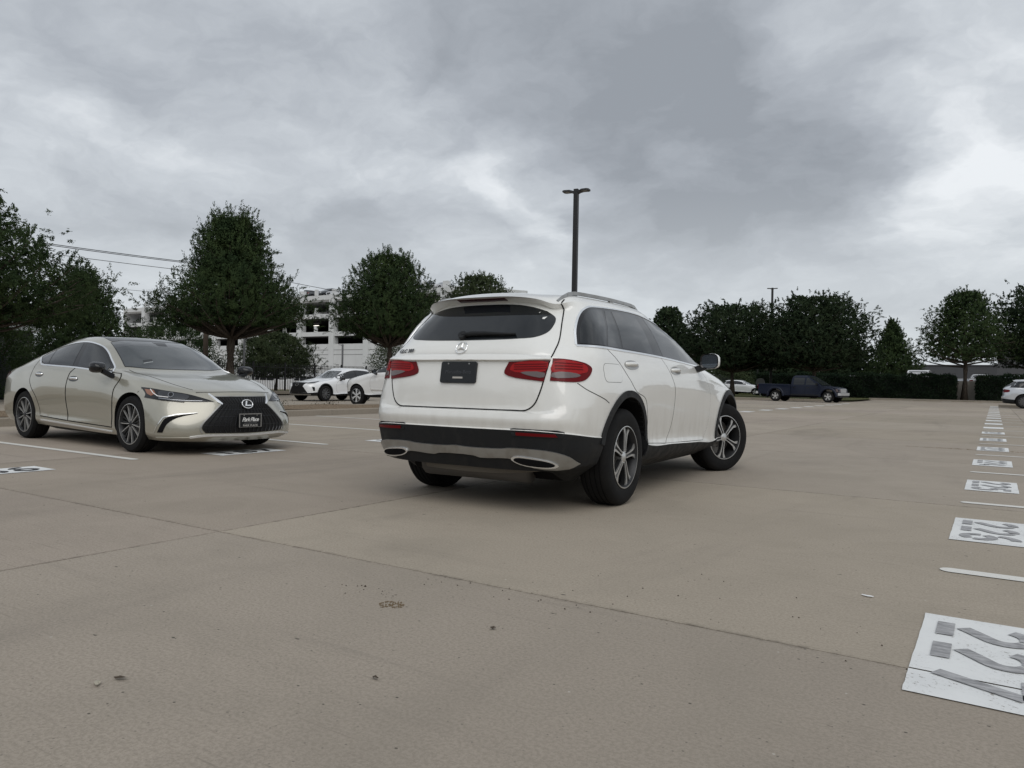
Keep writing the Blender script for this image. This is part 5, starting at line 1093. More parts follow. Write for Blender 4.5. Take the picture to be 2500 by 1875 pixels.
# silver crossover at the right edge
RXS = paint('pale_silver_paint', (0.56, 0.58, 0.61), 0.35, 0.28, 0.03)
T = thing('hatchback_crossover', 'pale silver crossover with black rear pillars parked at the right edge', 'car', (1.37, 51.0, 0), 0)
B_ = suv_variant(T, RXS, (-1.06, 0, 2.85, 3.80), (.25, .36, 1.13, 1.66), 1.01, .385, 'ten', 2, arch=False, tail=True, rear_lean=.55, rim_mat=mat('grey_alloy', (0.16, 0.16, 0.165), 0.35, metal=0.8))
strip(B_, 'light_bar', [(-.8,1.0),(0,1.01),(.8,1.0)], 'rear', .035, .012, REDD, T, False, .06)
# ---------------------------------------------------------------- dark blue pickup
def build_pickup():
    BL = paint('dark_blue_paint', (0.004, 0.008, 0.022), 0.0, 0.4, 0.03, coat=0.35); BL.node_tree.nodes['Principled BSDF'].inputs['Specular IOR Level'].default_value = 0.2; BL.node_tree.nodes['Principled BSDF'].inputs['Coat IOR'].default_value = 1.45
    T = thing('pickup_truck', 'dark navy blue crew-cab pickup parked in front of the clipped hedge', 'truck', (-12.35, 53.0, .0), R(-8))
    wr = .365; W = .92
    def arch(cx, r, a0=0, a1=180, n=12): return [(cx + r*math.cos(R(a1-(a1-a0)*k/n)), .40 + r*math.sin(R(a1-(a1-a0)*k/n))) for k in range(n+1)]
    # side outlines (x, z)
    bed = [(-1.18,.52),(-1.20,.75),(-1.18,1.17),(1.02,1.13),(1.02,.42),(.50,.42)] + arch(0, .46, 0, 180)[::-1] + [(-.62,.48)]
    front = [(1.04,.42),(1.04,1.08),(3.02,1.06),(3.55,1.02),(4.02,.93),(4.12,.84),(4.14,.62),(4.05,.50),(3.95,.45)] + arch(3.45, .46, 0, 180)[::-1] + [(2.9,.40)]
    def slab(nm, out, w, m):
        mb = MB(); n = len(out)
        lay = [(-w+.06, .965), (-w, 1.0), (w, 1.0), (w-.06, .965)]
        ws_ = [(-w, 0.0), (-w+.0, 0)]
        V = []
        for y, k in ((-w, .0), (-w+.05, .02), (w-.05, .02), (w, .0)):
            for x, z in out: V.append((x, y, z + (k if z > .8 else 0)))
        F = [tuple(range(n)), tuple(reversed(range(3*n, 4*n)))]
        for L_ in range(3):
            for i in range(n): F.append((L_*n+i, (L_+1)*n+i, (L_+1)*n+(i+1) % n, L_*n+(i+1) % n))
        mb.add(V, F); return mb.build(nm, m, T, sharp=30)
    slab('bed', bed, W, BL); slab('front_body', front, W-.01, BL)
    MB().box((-1.1,-W+.09,1.06),(.98,W-.09,1.165)).build('bed_liner', DARK, T)
    # cab greenhouse
    zb = 1.06
    low = [(1.06,-.90),(3.02,-.90),(3.02,.90),(1.06,.90)]; 
    cab = MB(); secs = [(zb, 1.06, 3.10, .905), (1.30, 1.07, 2.78, .86), (1.52, 1.10, 2.42, .80), (1.68, 1.16, 2.16, .74), (1.745, 1.28, 2.02, .66), (1.76, 1.5, 1.9, .4)]
    V = []; 
    for z, x0, x1, w in secs: V += [(x0, -w, z), (x1, -w, z), (x1, w, z), (x0, w, z)]
    F = []
    for k in range(len(secs)-1):
        for i in range(4): F.append((k*4+i, k*4+(i+1) % 4, (k+1)*4+(i+1) % 4, (k+1)*4+i))
    F.append(tuple((len(secs)-1)*4+i for i in range(4))); cab.add(V, F); CB = cab.build('cab', BL, T, sharp=28)
    def wy(z): return float(np.interp(z, [s_[0] for s_ in secs], [s_[3] for s_ in secs]))
    for s in (-1, 1):
        for nm, q in (('rear_window', [(1.22,1.14),(1.24,1.60),(1.95,1.62),(1.93,1.14)]), ('front_window', [(2.03,1.13),(2.06,1.62),(2.16,1.60),(2.72,1.14)])):
            zs_ = [1.14, 1.22, 1.30, 1.41, 1.52, 1.60]; lo0, hi0, hi1, lo1 = q; V = []
            for z in zs_:
                t = (z-1.14)/.46; xa = lo0[0]+(hi0[0]-lo0[0])*t; xb = lo1[0]+(hi1[0]-lo1[0])*t; V += [(xa, s*(wy(z)+.010), z), (xb, s*(wy(z)+.010), z)]
            F = [(2*i, 2*i+1, 2*i+3, 2*i+2) for i in range(5)]; mesh(nm, V, F if s < 0 else [f[::-1] for f in F], GLASS, CB, smooth=True)
        for nm, x0, x1 in (('rear_door', 1.12, 1.98), ('front_door', 2.0, 2.92)):
            D = MB().box((x0, s*(W-.004) - (.006 if s > 0 else 0), .50), (x1-.015, s*(W-.004) + (0 if s > 0 else .006), 1.05)); D.v = [(x, y + s*.008, z) for x, y, z in D.v]; DO = D.build(nm, BL, T)
            MB().box((x0+.08, s*(W+.004)-.012, .93), (x0+.26, s*(W+.004)+.012, .97)).build('door_handle', GBLACK, DO)
        MB().box((1.05, s*W-.012, .44), (3.0, s*W+.012, .50)).build('sill_trim', PLASTIC, T)
        for cx in (0, 3.45):
            A = [R(-2+184*k/18) for k in range(19)]; V = []; F = []
            for a in A:
                c, d = math.cos(a), math.sin(a); V += [(cx+.46*c, s*(W+.0), .40+.46*d), (cx+.47*c, s*(W+.035), .40+.47*d), (cx+.56*c, s*(W+.022), .40+.56*d), (cx+.60*c, s*(W-.01), .40+.60*d)]
            for i in range(18):
                for c in range(3): q = (i*4+c, (i+1)*4+c, (i+1)*4+c+1, i*4+c+1); F.append(q if s < 0 else q[::-1])
            mesh('wheel_arch_flare', V, F, BL, T, smooth=True)
            make_wheel('wheel', T, (cx, -.80*s if s > 0 else -.80*s, wr), wr, .25, .225, 'five', s, 0, mat('bright_alloy', (0.55, 0.55, 0.54), 0.4, metal=0.6))
        MB().box((-1.225, s*.80-.10, .80), (-1.15, s*.80+.11, 1.12)).build('tail_lamp', RED, T)
        MB().hexa([(3.98,s*.55,.70),(4.165,s*.55,.70),(4.12,s*.93,.70),(3.99,s*.935,.70),(3.95,s*.55,.91),(4.12,s*.55,.90),(4.06,s*.925,.88),(3.93,s*.93,.90)]).build('head_lamp', CLEAR, T, sharp=30)
        MB().hexa([(2.72,s*.93,1.10),(2.84,s*.93,1.10),(2.84,s*1.12,1.12),(2.72,s*1.12,1.12),(2.74,s*.93,1.24),(2.80,s*.93,1.24),(2.80,s*1.12,1.27),(2.74,s*1.12,1.27)]).build('door_mirror', GBLACK, T)
    V = [(2.16,-.72,1.655),(2.16,.72,1.655),(3.06,.86,1.085),(3.06,-.86,1.085)]; V = [(x+.03, y, z+.03) for x, y, z in V]; mesh('windscreen', V, [(0,3,2,1)], GLASSW, CB)
    MB().box((4.11,-.54,.66),(4.16,.54,.90)).build('grille', mat('bumper_chrome', (0.62, 0.63, 0.64), 0.25, metal=0.4), T)
    MB().box((4.08,-.93,.47),(4.24,.93,.645)).build('front_bumper', mat('bumper_chrome', (0.62, 0.63, 0.64), 0.25, metal=0.4), T); MB().box((4.06,-.90,.34),(4.20,.90,.468)).build('front_apron', PLASTIC, T)
    MB().box((-1.36,-.90,.50),(-1.20,.90,.66)).build('rear_bumper', mat('bumper_chrome', (0.62, 0.63, 0.64), 0.25, metal=0.4), T)
    MB().box((-1.0,-.70,.30),(3.9,.70,.50)).build('chassis', DARK, T)
    for s in (-1, 1): MB().box((-.60, s*.8-.12, .22), (-.57, s*.8+.12, .52)).build('mud_flap', PLASTIC, T)
build_pickup()
# ---------------------------------------------------------------- distant vehicles
def far_suv(name, label, loc, rz, col, zs=1.0, xs=1.0, group=None, metal=0.0):
    T = thing(name, label, 'car', loc, rz, group)
    suv_variant(T, paint('far_%s_%.2f_%.2f' % (name, col[0], col[2]), col, metal, 0.3, 0.02), tuple(v*xs for v in (-.95, 0, 2.85, 3.70)), tuple(v*zs for v in GZK), 1.0, .36, 'five', 1, arch=False)
    return T
def far_van(name, label, loc, rz, col, size=(5.2, 1.95, 2.1), group=None):
    L_, W_, H_ = size; T = thing(name, label, 'van', loc, rz, group); m = paint('van_%.2f' % col[0], col, 0.0, 0.35, 0.03)
    out = smooth_poly([(0,.35,'s'),(-.02,1.2),(.05,H_-.08),(.2,H_),(L_*.62,H_),(L_*.70,H_-.06),(L_*.83,1.22,'s'),(L_*.97,1.02),(L_,.80),(L_,.40,'s')], 3); n = len(out); V = []; F = []
    for y, k in ((-W_/2, 0), (-W_/2+.06, 1), (W_/2-.06, 1), (W_/2, 0)):
        for x, z in out: V.append((x, y*(1-.10*max(0, (z-1.1))/1.0), z - (0.0 if k else .03 if z > H_-.2 else 0)))
    F = [tuple(range(n)), tuple(reversed(range(3*n, 4*n)))] + [(a*n+i, (a+1)*n+i, (a+1)*n+(i+1) % n, a*n+(i+1) % n) for a in range(3) for i in range(n)]
    B = MB().add(V, F).build('body', m, T, sharp=35)
    for s in (-1, 1):
        for nm, x0, x1 in (('front_window', .58, .76), ('side_window', .36, .56), ('side_window', .10, .34)):
            q = [(L_*x0, 1.22), (L_*x0, H_-.28), (L_*(x1-(.10 if nm[0] == 'f' else 0)), H_-.28), (L_*x1, 1.22)]
            P_ = [(x, s*(W_/2*(1-.10*(z-1.1))+.012), z) for x, z in q]; mesh(nm, P_, [(0,1,2,3)] if s > 0 else [(3,2,1,0)], GLASS, B)
        for cx in (L_*.17, L_*.80): make_wheel('wheel', T, (cx, -s*(W_/2-.12), .34), .34, .22, .21, 'six', s)
    mesh('windscreen', [(L_*.715, -.75, H_-.12), (L_*.715, .75, H_-.12), (L_*.828, .85, 1.26), (L_*.828, -.85, 1.26)], [(0,3,2,1)], GLASSW, B)
    for v in (B,): pass
    return T
far_van('passenger_van', 'white passenger van seen through the fence pickets, left one', (-59.0, 49.7, -.5), R(180), (0.72, 0.73, 0.74), (4.5, 1.9, 1.95))
far_van('delivery_van', 'white van behind the fence, right of the other van', (-57.6, 53.6, -.5), R(180), (0.66, 0.67, 0.68), (4.6, 1.9, 1.95))
far_suv('compact_suv', 'small white SUV on the grass edge left of the pickup, nearer one', (-23.6, 80.0, .05), R(-8), (0.74, 0.75, 0.76))
far_suv('family_suv', 'white SUV behind the small white one, left of the pickup', (-27.8, 84.0, .05), R(-14), (0.62, 0.63, 0.64), 1.12)
far_van('white_truck', 'white van roof rising above the long hedge', (-6.2, 85.0, .55), R(-90), (0.78, 0.78, 0.78), (5.4, 2.0, 2.3))
far_suv('parked_suv', 'white SUV roof behind the gap between the hedges', (-1.2, 86.0, .9), R(90), (0.72, 0.73, 0.74), 1.05)
far_suv('parked_wagon', 'low white car roof behind the right-hand hedge', (1.35, 86.0, .95), R(-90), (0.70, 0.70, 0.70), .98)
far_suv('parked_jeep', 'tall white SUV with dark windows behind the right-hand hedge', (3.9, 87.0, .95), R(90), (0.75, 0.75, 0.74), 1.22)
far_suv('parked_estate', 'long white car roof behind the middle of the long hedge', (-12.5, 90.0, .95), R(180), (0.70, 0.71, 0.72), .95)
# ================================================================== trees, hedges
def foliage_mat(name, a, b, trans=0.25):
    m = mat(name, a, 0.85, spec=0.06); n = NT(m); v = n.noise(n.pos(), 1.1, 3, 0.6); w = n.noise(n.pos((1, 1, 1), (5, 5, 5)), 9, 2, 0.5)
    c = n.mix(n.ramp(v, 0.32, 0.70), a, b); c = n.mix(n.math('MULTIPLY', w, 0.5), c, tuple(x*0.55 for x in a)); n.col(c)
    tr = n.N.new('ShaderNodeBsdfTranslucent'); n.put(tr.inputs[0], c); ms = n.N.new('ShaderNodeMixShader'); ms.inputs[0].default_value = trans
    out = n.N['Material Output']; n.L.new(n.b.outputs[0], ms.inputs[1]); n.L.new(tr.outputs[0], ms.inputs[2]); n.L.new(ms.outputs[0], out.inputs[0]); return m
LEAF_C = foliage_mat('cypress_foliage', (0.036, 0.060, 0.028), (0.075, 0.108, 0.042)); LEAF_O = foliage_mat('oak_foliage', (0.026, 0.042, 0.024), (0.052, 0.074, 0.036))
LEAF_H = foliage_mat('hedge_foliage', (0.016, 0.029, 0.018), (0.034, 0.054, 0.028)); LEAF_S = foliage_mat('shrub_foliage', (0.046, 0.066, 0.034), (0.082, 0.102, 0.050))
BARK = mat('bark', (0.065, 0.052, 0.042), 0.95, spec=0.1); n_ = NT(BARK); a_ = n_.noise(n_.pos((9, 9, 1.2)), 3, 5, 0.7); n_.col(n_.mix(n_.ramp(a_, 0.3, 0.7), (0.035, 0.028, 0.023), (0.11, 0.092, 0.075))); n_.bump(a_, 0.8, 0.03)
def leaves(name, C, D, size, mat_, parent, rng, aspect=.42, spread=.8, out=None):
    """C: leaf centres (n,3); D: direction bias; out: outward direction of the crown at each leaf; each leaf is one small quad"""
    n = len(C); d = D + rng.normal(0, spread, (n, 3)); d /= np.linalg.norm(d, axis=1, keepdims=True) + 1e-6
    s = rng.normal(0, 1, (n, 3)); s -= d*np.sum(s*d, 1, keepdims=True); s /= np.linalg.norm(s, axis=1, keepdims=True) + 1e-6
    if out is not None:
        fn = np.cross(d, s); flip = np.sum(fn*out, 1) > 0; s[flip] *= -1; fn[flip] *= -1; fn = -fn
    L_ = size*rng.uniform(.6, 1.35, (n, 1)); W_ = L_*aspect
    V = np.empty((n, 4, 3), np.float32); V[:, 0] = C - d*L_*.5; V[:, 1] = C - s*W_*.5; V[:, 2] = C + d*L_*.5; V[:, 3] = C + s*W_*.5
    me = bpy.data.meshes.new(name); me.vertices.add(n*4); me.vertices.foreach_set('co', V.ravel()); me.loops.add(n*4); me.loops.foreach_set('vertex_index', np.arange(n*4, dtype=np.int32))
    me.polygons.add(n); me.polygons.foreach_set('loop_start', np.arange(0, n*4, 4, dtype=np.int32)); me.update(calc_edges=True); me.materials.append(mat_)
    if out is not None:
        g = np.cross(V[:, 1]-V[:, 3], V[:, 2]-V[:, 0]) * 1.0; g = np.cross(V[:, 2]-V[:, 0], V[:, 3]-V[:, 1]); g /= np.linalg.norm(g, axis=1, keepdims=True) + 1e-9
        sg = np.sign(np.sum(g*out, 1, keepdims=True)); nn = out*.8 + g*sg*.45; nn = nn*sg; nn /= np.linalg.norm(nn, axis=1, keepdims=True) + 1e-9
        me.polygons.foreach_set('use_smooth', np.ones(n, dtype=bool)); me.normals_split_custom_set_from_vertices(np.repeat(nn, 4, 0).astype(np.float32))
    return link_mesh(name, me, parent)
def twig_leaves(P0, DIR, LEN, k, rng, jit):
    """k leaves along each twig; returns centres and directions"""
    n = len(P0); t = rng.uniform(.05, 1.0, (n, k, 1)); C = P0[:, None] + DIR[:, None]*LEN[:, None, None]*t + rng.normal(0, 1, (n, k, 3))*jit
    D = np.repeat(DIR[:, None], k, 1); return C.reshape(-1, 3), D.reshape(-1, 3)
def tree(name, label, loc, H, base, prof, seed, n_br=70, twigs=24, k=15, leaf=.13, mat_=None, elev=(35, 75), trunk_r=.16, lean=(0, 0), group=None, az_scale=None, spire=.6, twig=(.30, .58), jit=.038, up=.15, fork=0):
    """prof: list of (fraction of crown height, radius); branches carry leafy twigs"""
    rng = np.random.default_rng(seed); T = thing(name, label, 'tree', loc, 0, group); mat_ = mat_ or LEAF_C
    top = H*.95; wood = MB(); npt = 8
    tp = [Vector((lean[0]*t*t + .06*math.sin(t*7+seed), lean[1]*t*t + .06*math.cos(t*5+seed), top*t)) for t in np.linspace(0, 1, npt)]
    wood.tube([Vector((0, 0, -.15))] + tp[1:], [trunk_r*1.3] + [trunk_r*(1-.93*q/(npt-1)) for q in range(1, npt)], 10); wood.build('trunk', BARK, T, smooth=True)
    def axis(z): t = max(0, min(1, z/top)); return np.array([lean[0]*t*t, lean[1]*t*t, z])
    fr = [p[0] for p in prof]; rd = [p[1] for p in prof]; br = MB(); C = []; D = []; rm = max(rd)
    for i in range(n_br):
        f = ((i+rng.uniform(0, 1))/n_br)**.9; zc = base + (H-base)*f; r = float(np.interp(f, fr, rd))*(rng.uniform(.80, 1.06) if i % 4 else rng.uniform(1.0, 1.08))
        az = i*2.39996 + rng.uniform(-.45, .45)
        if az_scale: r *= az_scale(az)
        el = R(elev[0] + (elev[1]-elev[0])*f + rng.uniform(-8, 8)); z0 = max(base*.80, zc - r*math.tan(el)*.62)
        p0 = axis(z0); p3 = axis(zc) + np.array([r*math.cos(az), r*math.sin(az), 0]); mid = p0*.5 + p3*.5 + np.array([0, 0, -.10*(zc-z0)]) + rng.normal(0, .08*r, 3)
        ts = np.linspace(0, 1, 6); pts = [(1-t)**2*p0 + 2*t*(1-t)*mid + t*t*p3 for t in ts]
        if i % 2 == 0 or f < .35: br.tube([Vector(p) for p in pts], [max(.010, trunk_r*.36*(1-f*.65)*(1-.85*q/5)) for q in range(6)], 5, False)
        m = max(6, int(twigs*(.45+.75*r/rm))); t = rng.uniform(.15, .98, m)**.7; P = ((1-t)**2)[:, None]*p0 + (2*t*(1-t))[:, None]*mid + (t*t)[:, None]*p3
        P = P + rng.normal(0, 1, (m, 3))*np.array([1, 1, .7])*(.10+.13*r)*(.4+.6*t)[:, None]
        out = np.array([math.cos(az), math.sin(az), up]); dr = out*.9 + rng.normal(0, .65, (m, 3)); dr /= np.linalg.norm(dr, axis=1, keepdims=True)
        c, d = twig_leaves(P, dr, rng.uniform(twig[0], twig[1], m)*(.7+.3*r/rm), k, rng, jit); C.append(c); D.append(d)
        if spire:
            q = 3; P = np.repeat(p3[None], q, 0) + rng.normal(0, .14, (q, 3)); dr = np.array([.25*math.cos(az), .25*math.sin(az), 1.0]) + rng.normal(0, .16, (q, 3)); dr /= np.linalg.norm(dr, axis=1, keepdims=True)
            c, d = twig_leaves(P, dr, rng.uniform(.4, 1.1, q)*spire, k, rng, jit*.9); C.append(c); D.append(d)
    nin = int(n_br*40); fi = rng.uniform(0, .94, nin); ai = rng.uniform(0, 6.283, nin); ri = np.interp(fi, fr, rd)*np.sqrt(rng.uniform(0, 1, nin))*.78
    CI = np.stack([ri*np.cos(ai), ri*np.sin(ai), base + (H-base)*fi + .2], 1) + np.array([axis(z) for z in base+(H-base)*fi])*np.array([1, 1, 0])
    if br.v: br.build('branches', BARK, T)['kind'] = 'stuff'
    oi = leaves('foliage_core', CI[CI[:, 2] > base], np.zeros((int((CI[:, 2] > base).sum()), 3)), leaf*2.2, mat_, T, rng, .55, 1.0); oi['kind'] = 'stuff'
    C = np.concatenate(C); D = np.concatenate(D); zm = base + (H-base)*.42; tt = np.clip(C[:, 2]/top, 0, 1)**2
    out = np.stack([C[:, 0]-lean[0]*tt, C[:, 1]-lean[1]*tt, (C[:, 2]-zm)*.8 + .25*rm], 1); out /= np.linalg.norm(out, axis=1, keepdims=True) + 1e-6
    keep = C[:, 2] > base - .25 + .0*rng.normal(0, 1, len(C)); C, D, out = C[keep], D[keep], out[keep]
    o = leaves('crown', C, D, leaf, mat_, T, rng, .40, .45, out); o['kind'] = 'stuff'
    return T
def shrub(name, label, loc, rx, ry, H, seed, n=7000, leaf=.16, mat_=None, group=None, cat='shrub'):
    rng = np.random.default_rng(seed); T = thing(name, label, cat, loc, 0, group); C = []; D = []
    wood = MB()
    for k in range(7):
        a = k*2.4; wood.tube([(0, 0, -.05), (rx*.3*math.cos(a), ry*.3*math.sin(a), H*.45), (rx*.6*math.cos(a), ry*.6*math.sin(a), H*.8)], [.05, .03, .01], 5)
    wood.build('stems', BARK, T)['kind'] = 'stuff'
    MB().lathe([(.001, H*.68)] + [(rx*.6*math.cos(R(a)), H*.06+H*.62*math.sin(R(a))) for a in (70, 50, 30, 12, 0)] + [(rx*.55, 0)], 18, 'z').build('foliage_core', mat('hedge_shade', (0.008, 0.012, 0.008), 0.9), T)['kind'] = 'stuff'  # solid dark core, added to block light and stand for shade inside the shrub
    nc = n//28
    for c in range(nc):
        a = rng.uniform(0, 6.283); u = rng.uniform(-.15, 1); rr = math.sqrt(max(0, 1-max(0, u)**2.2))*rng.uniform(.55, 1.02); p = np.array([rx*rr*math.cos(a), ry*rr*math.sin(a), H*(.12+.86*max(0, u+.02*rng.normal()))])
        C.append(p + rng.normal(0, 1, (28, 3))*np.array([.16, .16, .15])*max(.7, rx*.4)); D.append(np.repeat(np.array([[math.cos(a), math.sin(a), .4]]), 28, 0))
    o = leaves('crown', np.concatenate(C), np.concatenate(D), leaf, mat_ or LEAF_S, T, rng); o['kind'] = 'stuff'; return T
def prof(r, pts): return [(a, b*r) for a, b in pts]
dome = [(0, .55), (.15, .92), (.35, 1.0), (.60, .92), (.80, .70), (.93, .42), (1, .12)]
oak = [(0, .60), (.12, .92), (.32, 1.0), (.55, .97), (.75, .86), (.90, .66), (1, .38)]
FG = 'conifers along the fence'
tree('cypress_tree', 'biggest dark conifer, standing right behind the champagne saloon', (-34, 25.1, -.13), 9.6, 3.95, prof(4.05, [(0, .70), (.06, .95), (.14, 1.0), (.24, .93), (.34, .70), (.46, .50), (.62, .43), (.78, .37), (.90, .29), (1, .15)]), 3, 200, 34, 38, .09, LEAF_C, trunk_r=.30, spire=.75, group=FG)
tree('cypress_tree', 'dark conifer rising between the parking garage and the white SUV', (-34, 37.3, -.13), 9.5, 4.1, prof(3.65, [(0, .60), (.10, .96), (.24, 1.0), (.42, .84), (.60, .70), (.76, .58), (.90, .42), (1, .18)]), 5, 155, 32, 38, .092, LEAF_C, trunk_r=.24, spire=.5, group=FG)
tree('cypress_tree', 'feathery conifer cut off by the left edge', (-30, 11.0, -.13), 8.4, 3.0, prof(4.3, [(0, .85), (.15, 1.0), (.32, .95), (.46, .78), (.58, .45), (.74, .28), (.90, .17), (1, .06)]), 8, 165, 36, 38, .085, LEAF_C, trunk_r=.22, spire=.35, up=-.05, group=FG)
tree('cypress_tree', 'smaller loose conifer above the saloon\'s rear window', (-36, 18.4, -.13), 5.9, .9, prof(2.7, [(0, .9), (.2, 1.0), (.45, .8), (.7, .5), (.88, .28), (1, .08)]), 11, 110, 30, 32, .085, LEAF_C, trunk_r=.13, spire=.4, group=FG)
tree('broadleaf_tree', 'tree crown peeking over the white SUV\'s roof', (-30, 42.0, -.13), 8.4, 4.6, prof(2.75, dome), 14, 75, 26, 18, .115, LEAF_S, trunk_r=.2, spire=.4)
tree('pine_tree', 'small round tree top just behind the SUV\'s windscreen', (-27.1, 70, 0), 8.7, 3.6, prof(2.3, dome), 17, 50, 20, 16, .19, LEAF_O, trunk_r=.2, spire=0)
tree('oak_tree', 'broad dark oak left of the lamp post above the pickup bed', (-18.9, 64, .1), 7.9, 2.6, prof(4.5, oak), 21, 115, 38, 22, .14, LEAF_O, elev=(20, 60), trunk_r=.22, spire=.3, group='oaks on the grass strip')
tree('oak_tree', 'widest dark oak spreading above the pickup cab', (-11.9, 62, .1), 8.1, 2.7, prof(4.2, oak), 23, 115, 38, 22, .14, LEAF_O, elev=(20, 60), trunk_r=.22, spire=.3, group='oaks on the grass strip')
tree('conical_tree', 'cone-shaped tree beyond the hedge, in the middle of the gap', (-9.9, 95, .9), 7.9, .3, prof(3.5, [(0, 1.0), (.2, .95), (.4, .76), (.6, .52), (.8, .27), (.93, .14), (1, .05)]), 27, 105, 32, 18, .165, LEAF_C, trunk_r=.16, spire=.5)
tree('cypress_tree', 'tall open conifer standing between the two hedges', (-2.2, 75.2, .1), 9.5, 3.6, prof(4.0, [(0, .90), (.08, 1.0), (.25, .92), (.45, .78), (.65, .64), (.82, .46), (.94, .26), (1, .10)]), 31, 105, 30, 18, .135, LEAF_C, elev=(15, 60), trunk_r=.24, spire=.35, up=-.15)
tree('oak_tree', 'dark oak cut off by the right edge', (3.9, 80, .9), 9.6, 2.4, prof(4.6, oak), 37, 100, 36, 20, .155, LEAF_O, elev=(20, 60), trunk_r=.24, spire=.3)
for q, (x, y, h, r, lb) in enumerate(((-34, 92, 7.2, 4.2, 'dark background tree farthest left behind the oaks'), (-27, 96, 6.4, 4.0, 'dark background tree behind the left oak'), (-20.5, 92, 5.6, 3.6, 'dark background tree behind the lamp post with signs'), (-15.5, 97, 6.0, 3.8, 'dark background tree behind the widest oak\'s trunk'))):
    tree('background_tree', lb, (x, y, .3), h, .4, prof(r, oak), 50+q, 60, 22, 14, .28, LEAF_O, elev=(10, 50), trunk_r=.18, spire=.2, group='dark trees behind the oaks')
tree('small_tree', 'bushy round tree behind the fence right of the big conifer', (-44, 36.3, -.3), 4.5, 1.5, prof(2.9, [(0, .7), (.15, .95), (.4, 1.0), (.65, .85), (.85, .55), (1, .2)]), 61, 80, 34, 20, .10, LEAF_S, elev=(15, 60), trunk_r=.12, spire=.25)
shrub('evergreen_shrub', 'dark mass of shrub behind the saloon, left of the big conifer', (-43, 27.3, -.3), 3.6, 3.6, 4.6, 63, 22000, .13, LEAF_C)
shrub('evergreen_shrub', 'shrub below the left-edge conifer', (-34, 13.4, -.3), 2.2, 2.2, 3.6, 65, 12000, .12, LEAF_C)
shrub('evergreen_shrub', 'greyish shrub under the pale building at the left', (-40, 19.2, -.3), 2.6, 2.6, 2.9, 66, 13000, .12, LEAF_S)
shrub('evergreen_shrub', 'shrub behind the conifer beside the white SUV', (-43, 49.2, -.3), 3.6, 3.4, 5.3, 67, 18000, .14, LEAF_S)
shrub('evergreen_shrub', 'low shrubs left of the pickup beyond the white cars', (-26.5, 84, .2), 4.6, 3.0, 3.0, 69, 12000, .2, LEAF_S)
# clipped hedges
def hedge(label, x0, x1, y0, y1, H, seed, n):
    rng = np.random.default_rng(seed); T = thing('hedge', label, 'hedge', ((x0+x1)/2, (y0+y1)/2, .1), 0, 'clipped hedges before the retaining wall'); hx, hy = (x1-x0)/2, (y1-y0)/2
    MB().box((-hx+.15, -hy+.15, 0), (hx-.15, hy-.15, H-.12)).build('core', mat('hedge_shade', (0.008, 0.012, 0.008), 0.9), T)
    f = rng.uniform(0, 1, n); C = np.empty((n, 3)); D = np.empty((n, 3)); a = f < .62; b = (f >= .62) & (f < .88); c = f >= .88
    u = rng.uniform(-1, 1, n); v = rng.uniform(0, 1, n)
    C[a] = np.stack([u[a]*hx, np.full(a.sum(), -hy), v[a]*H], 1); D[a] = (0, -1, .3); C[b] = np.stack([u[b]*hx, (v[b]*2-1)*hy, np.full(b.sum(), H)], 1); D[b] = (0, -.2, 1)
    C[c] = np.stack([np.sign(u[c])*hx, (u[c]*7.3 % 2-1)*hy, v[c]*H], 1); D[c] = (1, 0, .3); C += rng.normal(0, .07, (n, 3)); C[:, 2] += (.07*np.sin(C[:, 0]*1.3) + .06*np.sin(C[:, 0]*4.1+1) + .05*rng.normal(0, 1, n))*(C[:, 2] > H*.75); C[:, 1] += .10*np.sin(C[:, 0]*2.7+C[:, 2]*3)
    leaves('foliage', C, D, .15, LEAF_H, T, rng, .5)['kind'] = 'stuff'
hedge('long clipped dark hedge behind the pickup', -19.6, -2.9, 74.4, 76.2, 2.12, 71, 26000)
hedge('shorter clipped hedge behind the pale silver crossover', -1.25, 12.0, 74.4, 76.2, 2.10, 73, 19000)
# ================================================================== fence
IRON = mat('black_iron', (0.012, 0.012, 0.013), 0.5)
FEN = thing('picket_fence', 'black iron picket fence running behind the white cars', 'fence', (-37.5, 12.5, -.25))
pk = MB().box((-.011,-.011,.12),(.011,.011,2.02)).add([(-.011,-.011,2.02),(.011,-.011,2.02),(.011,.011,2.02),(-.011,.011,2.02),(0,0,2.10)], [(0,1,4),(1,2,4),(2,3,4),(3,0,4)])
pme = bpy.data.meshes.new('picket'); pme.from_pydata(pk.v, [], pk.f); pme.materials.append(IRON); pome = bpy.data.meshes.new('fence_post'); q_ = MB().box((-.04,-.04,-.1),(.04,.04,2.16)); pome.from_pydata(q_.v, [], q_.f); pome.materials.append(IRON)
for k in range(290):
    o = bpy.data.objects.new('picket', pme); COL.objects.link(o); o.parent = FEN; o.location = (0, .128*k, 0)
for k in range(17):
    o = bpy.data.objects.new('fence_post', pome); COL.objects.link(o); o.parent = FEN; o.location = (0, 2.4*k-.064, 0)
for z in (.30, 1.15, 1.84): MB().box((-.018, -.1, z-.018), (.018, 37.2, z+.018)).build('fence_rail', IRON, FEN)
kerb_run('kerb', (-36.9, 50), (-36.9, 10), label='kerb along the foot of the picket fence')
tag(mesh('verge', [(-37.1,8,-.02),(-37.1,52,-.02),(-52,52,-.08),(-52,8,-.08)], [(0,1,2,3)], GRASSM), kind='structure')
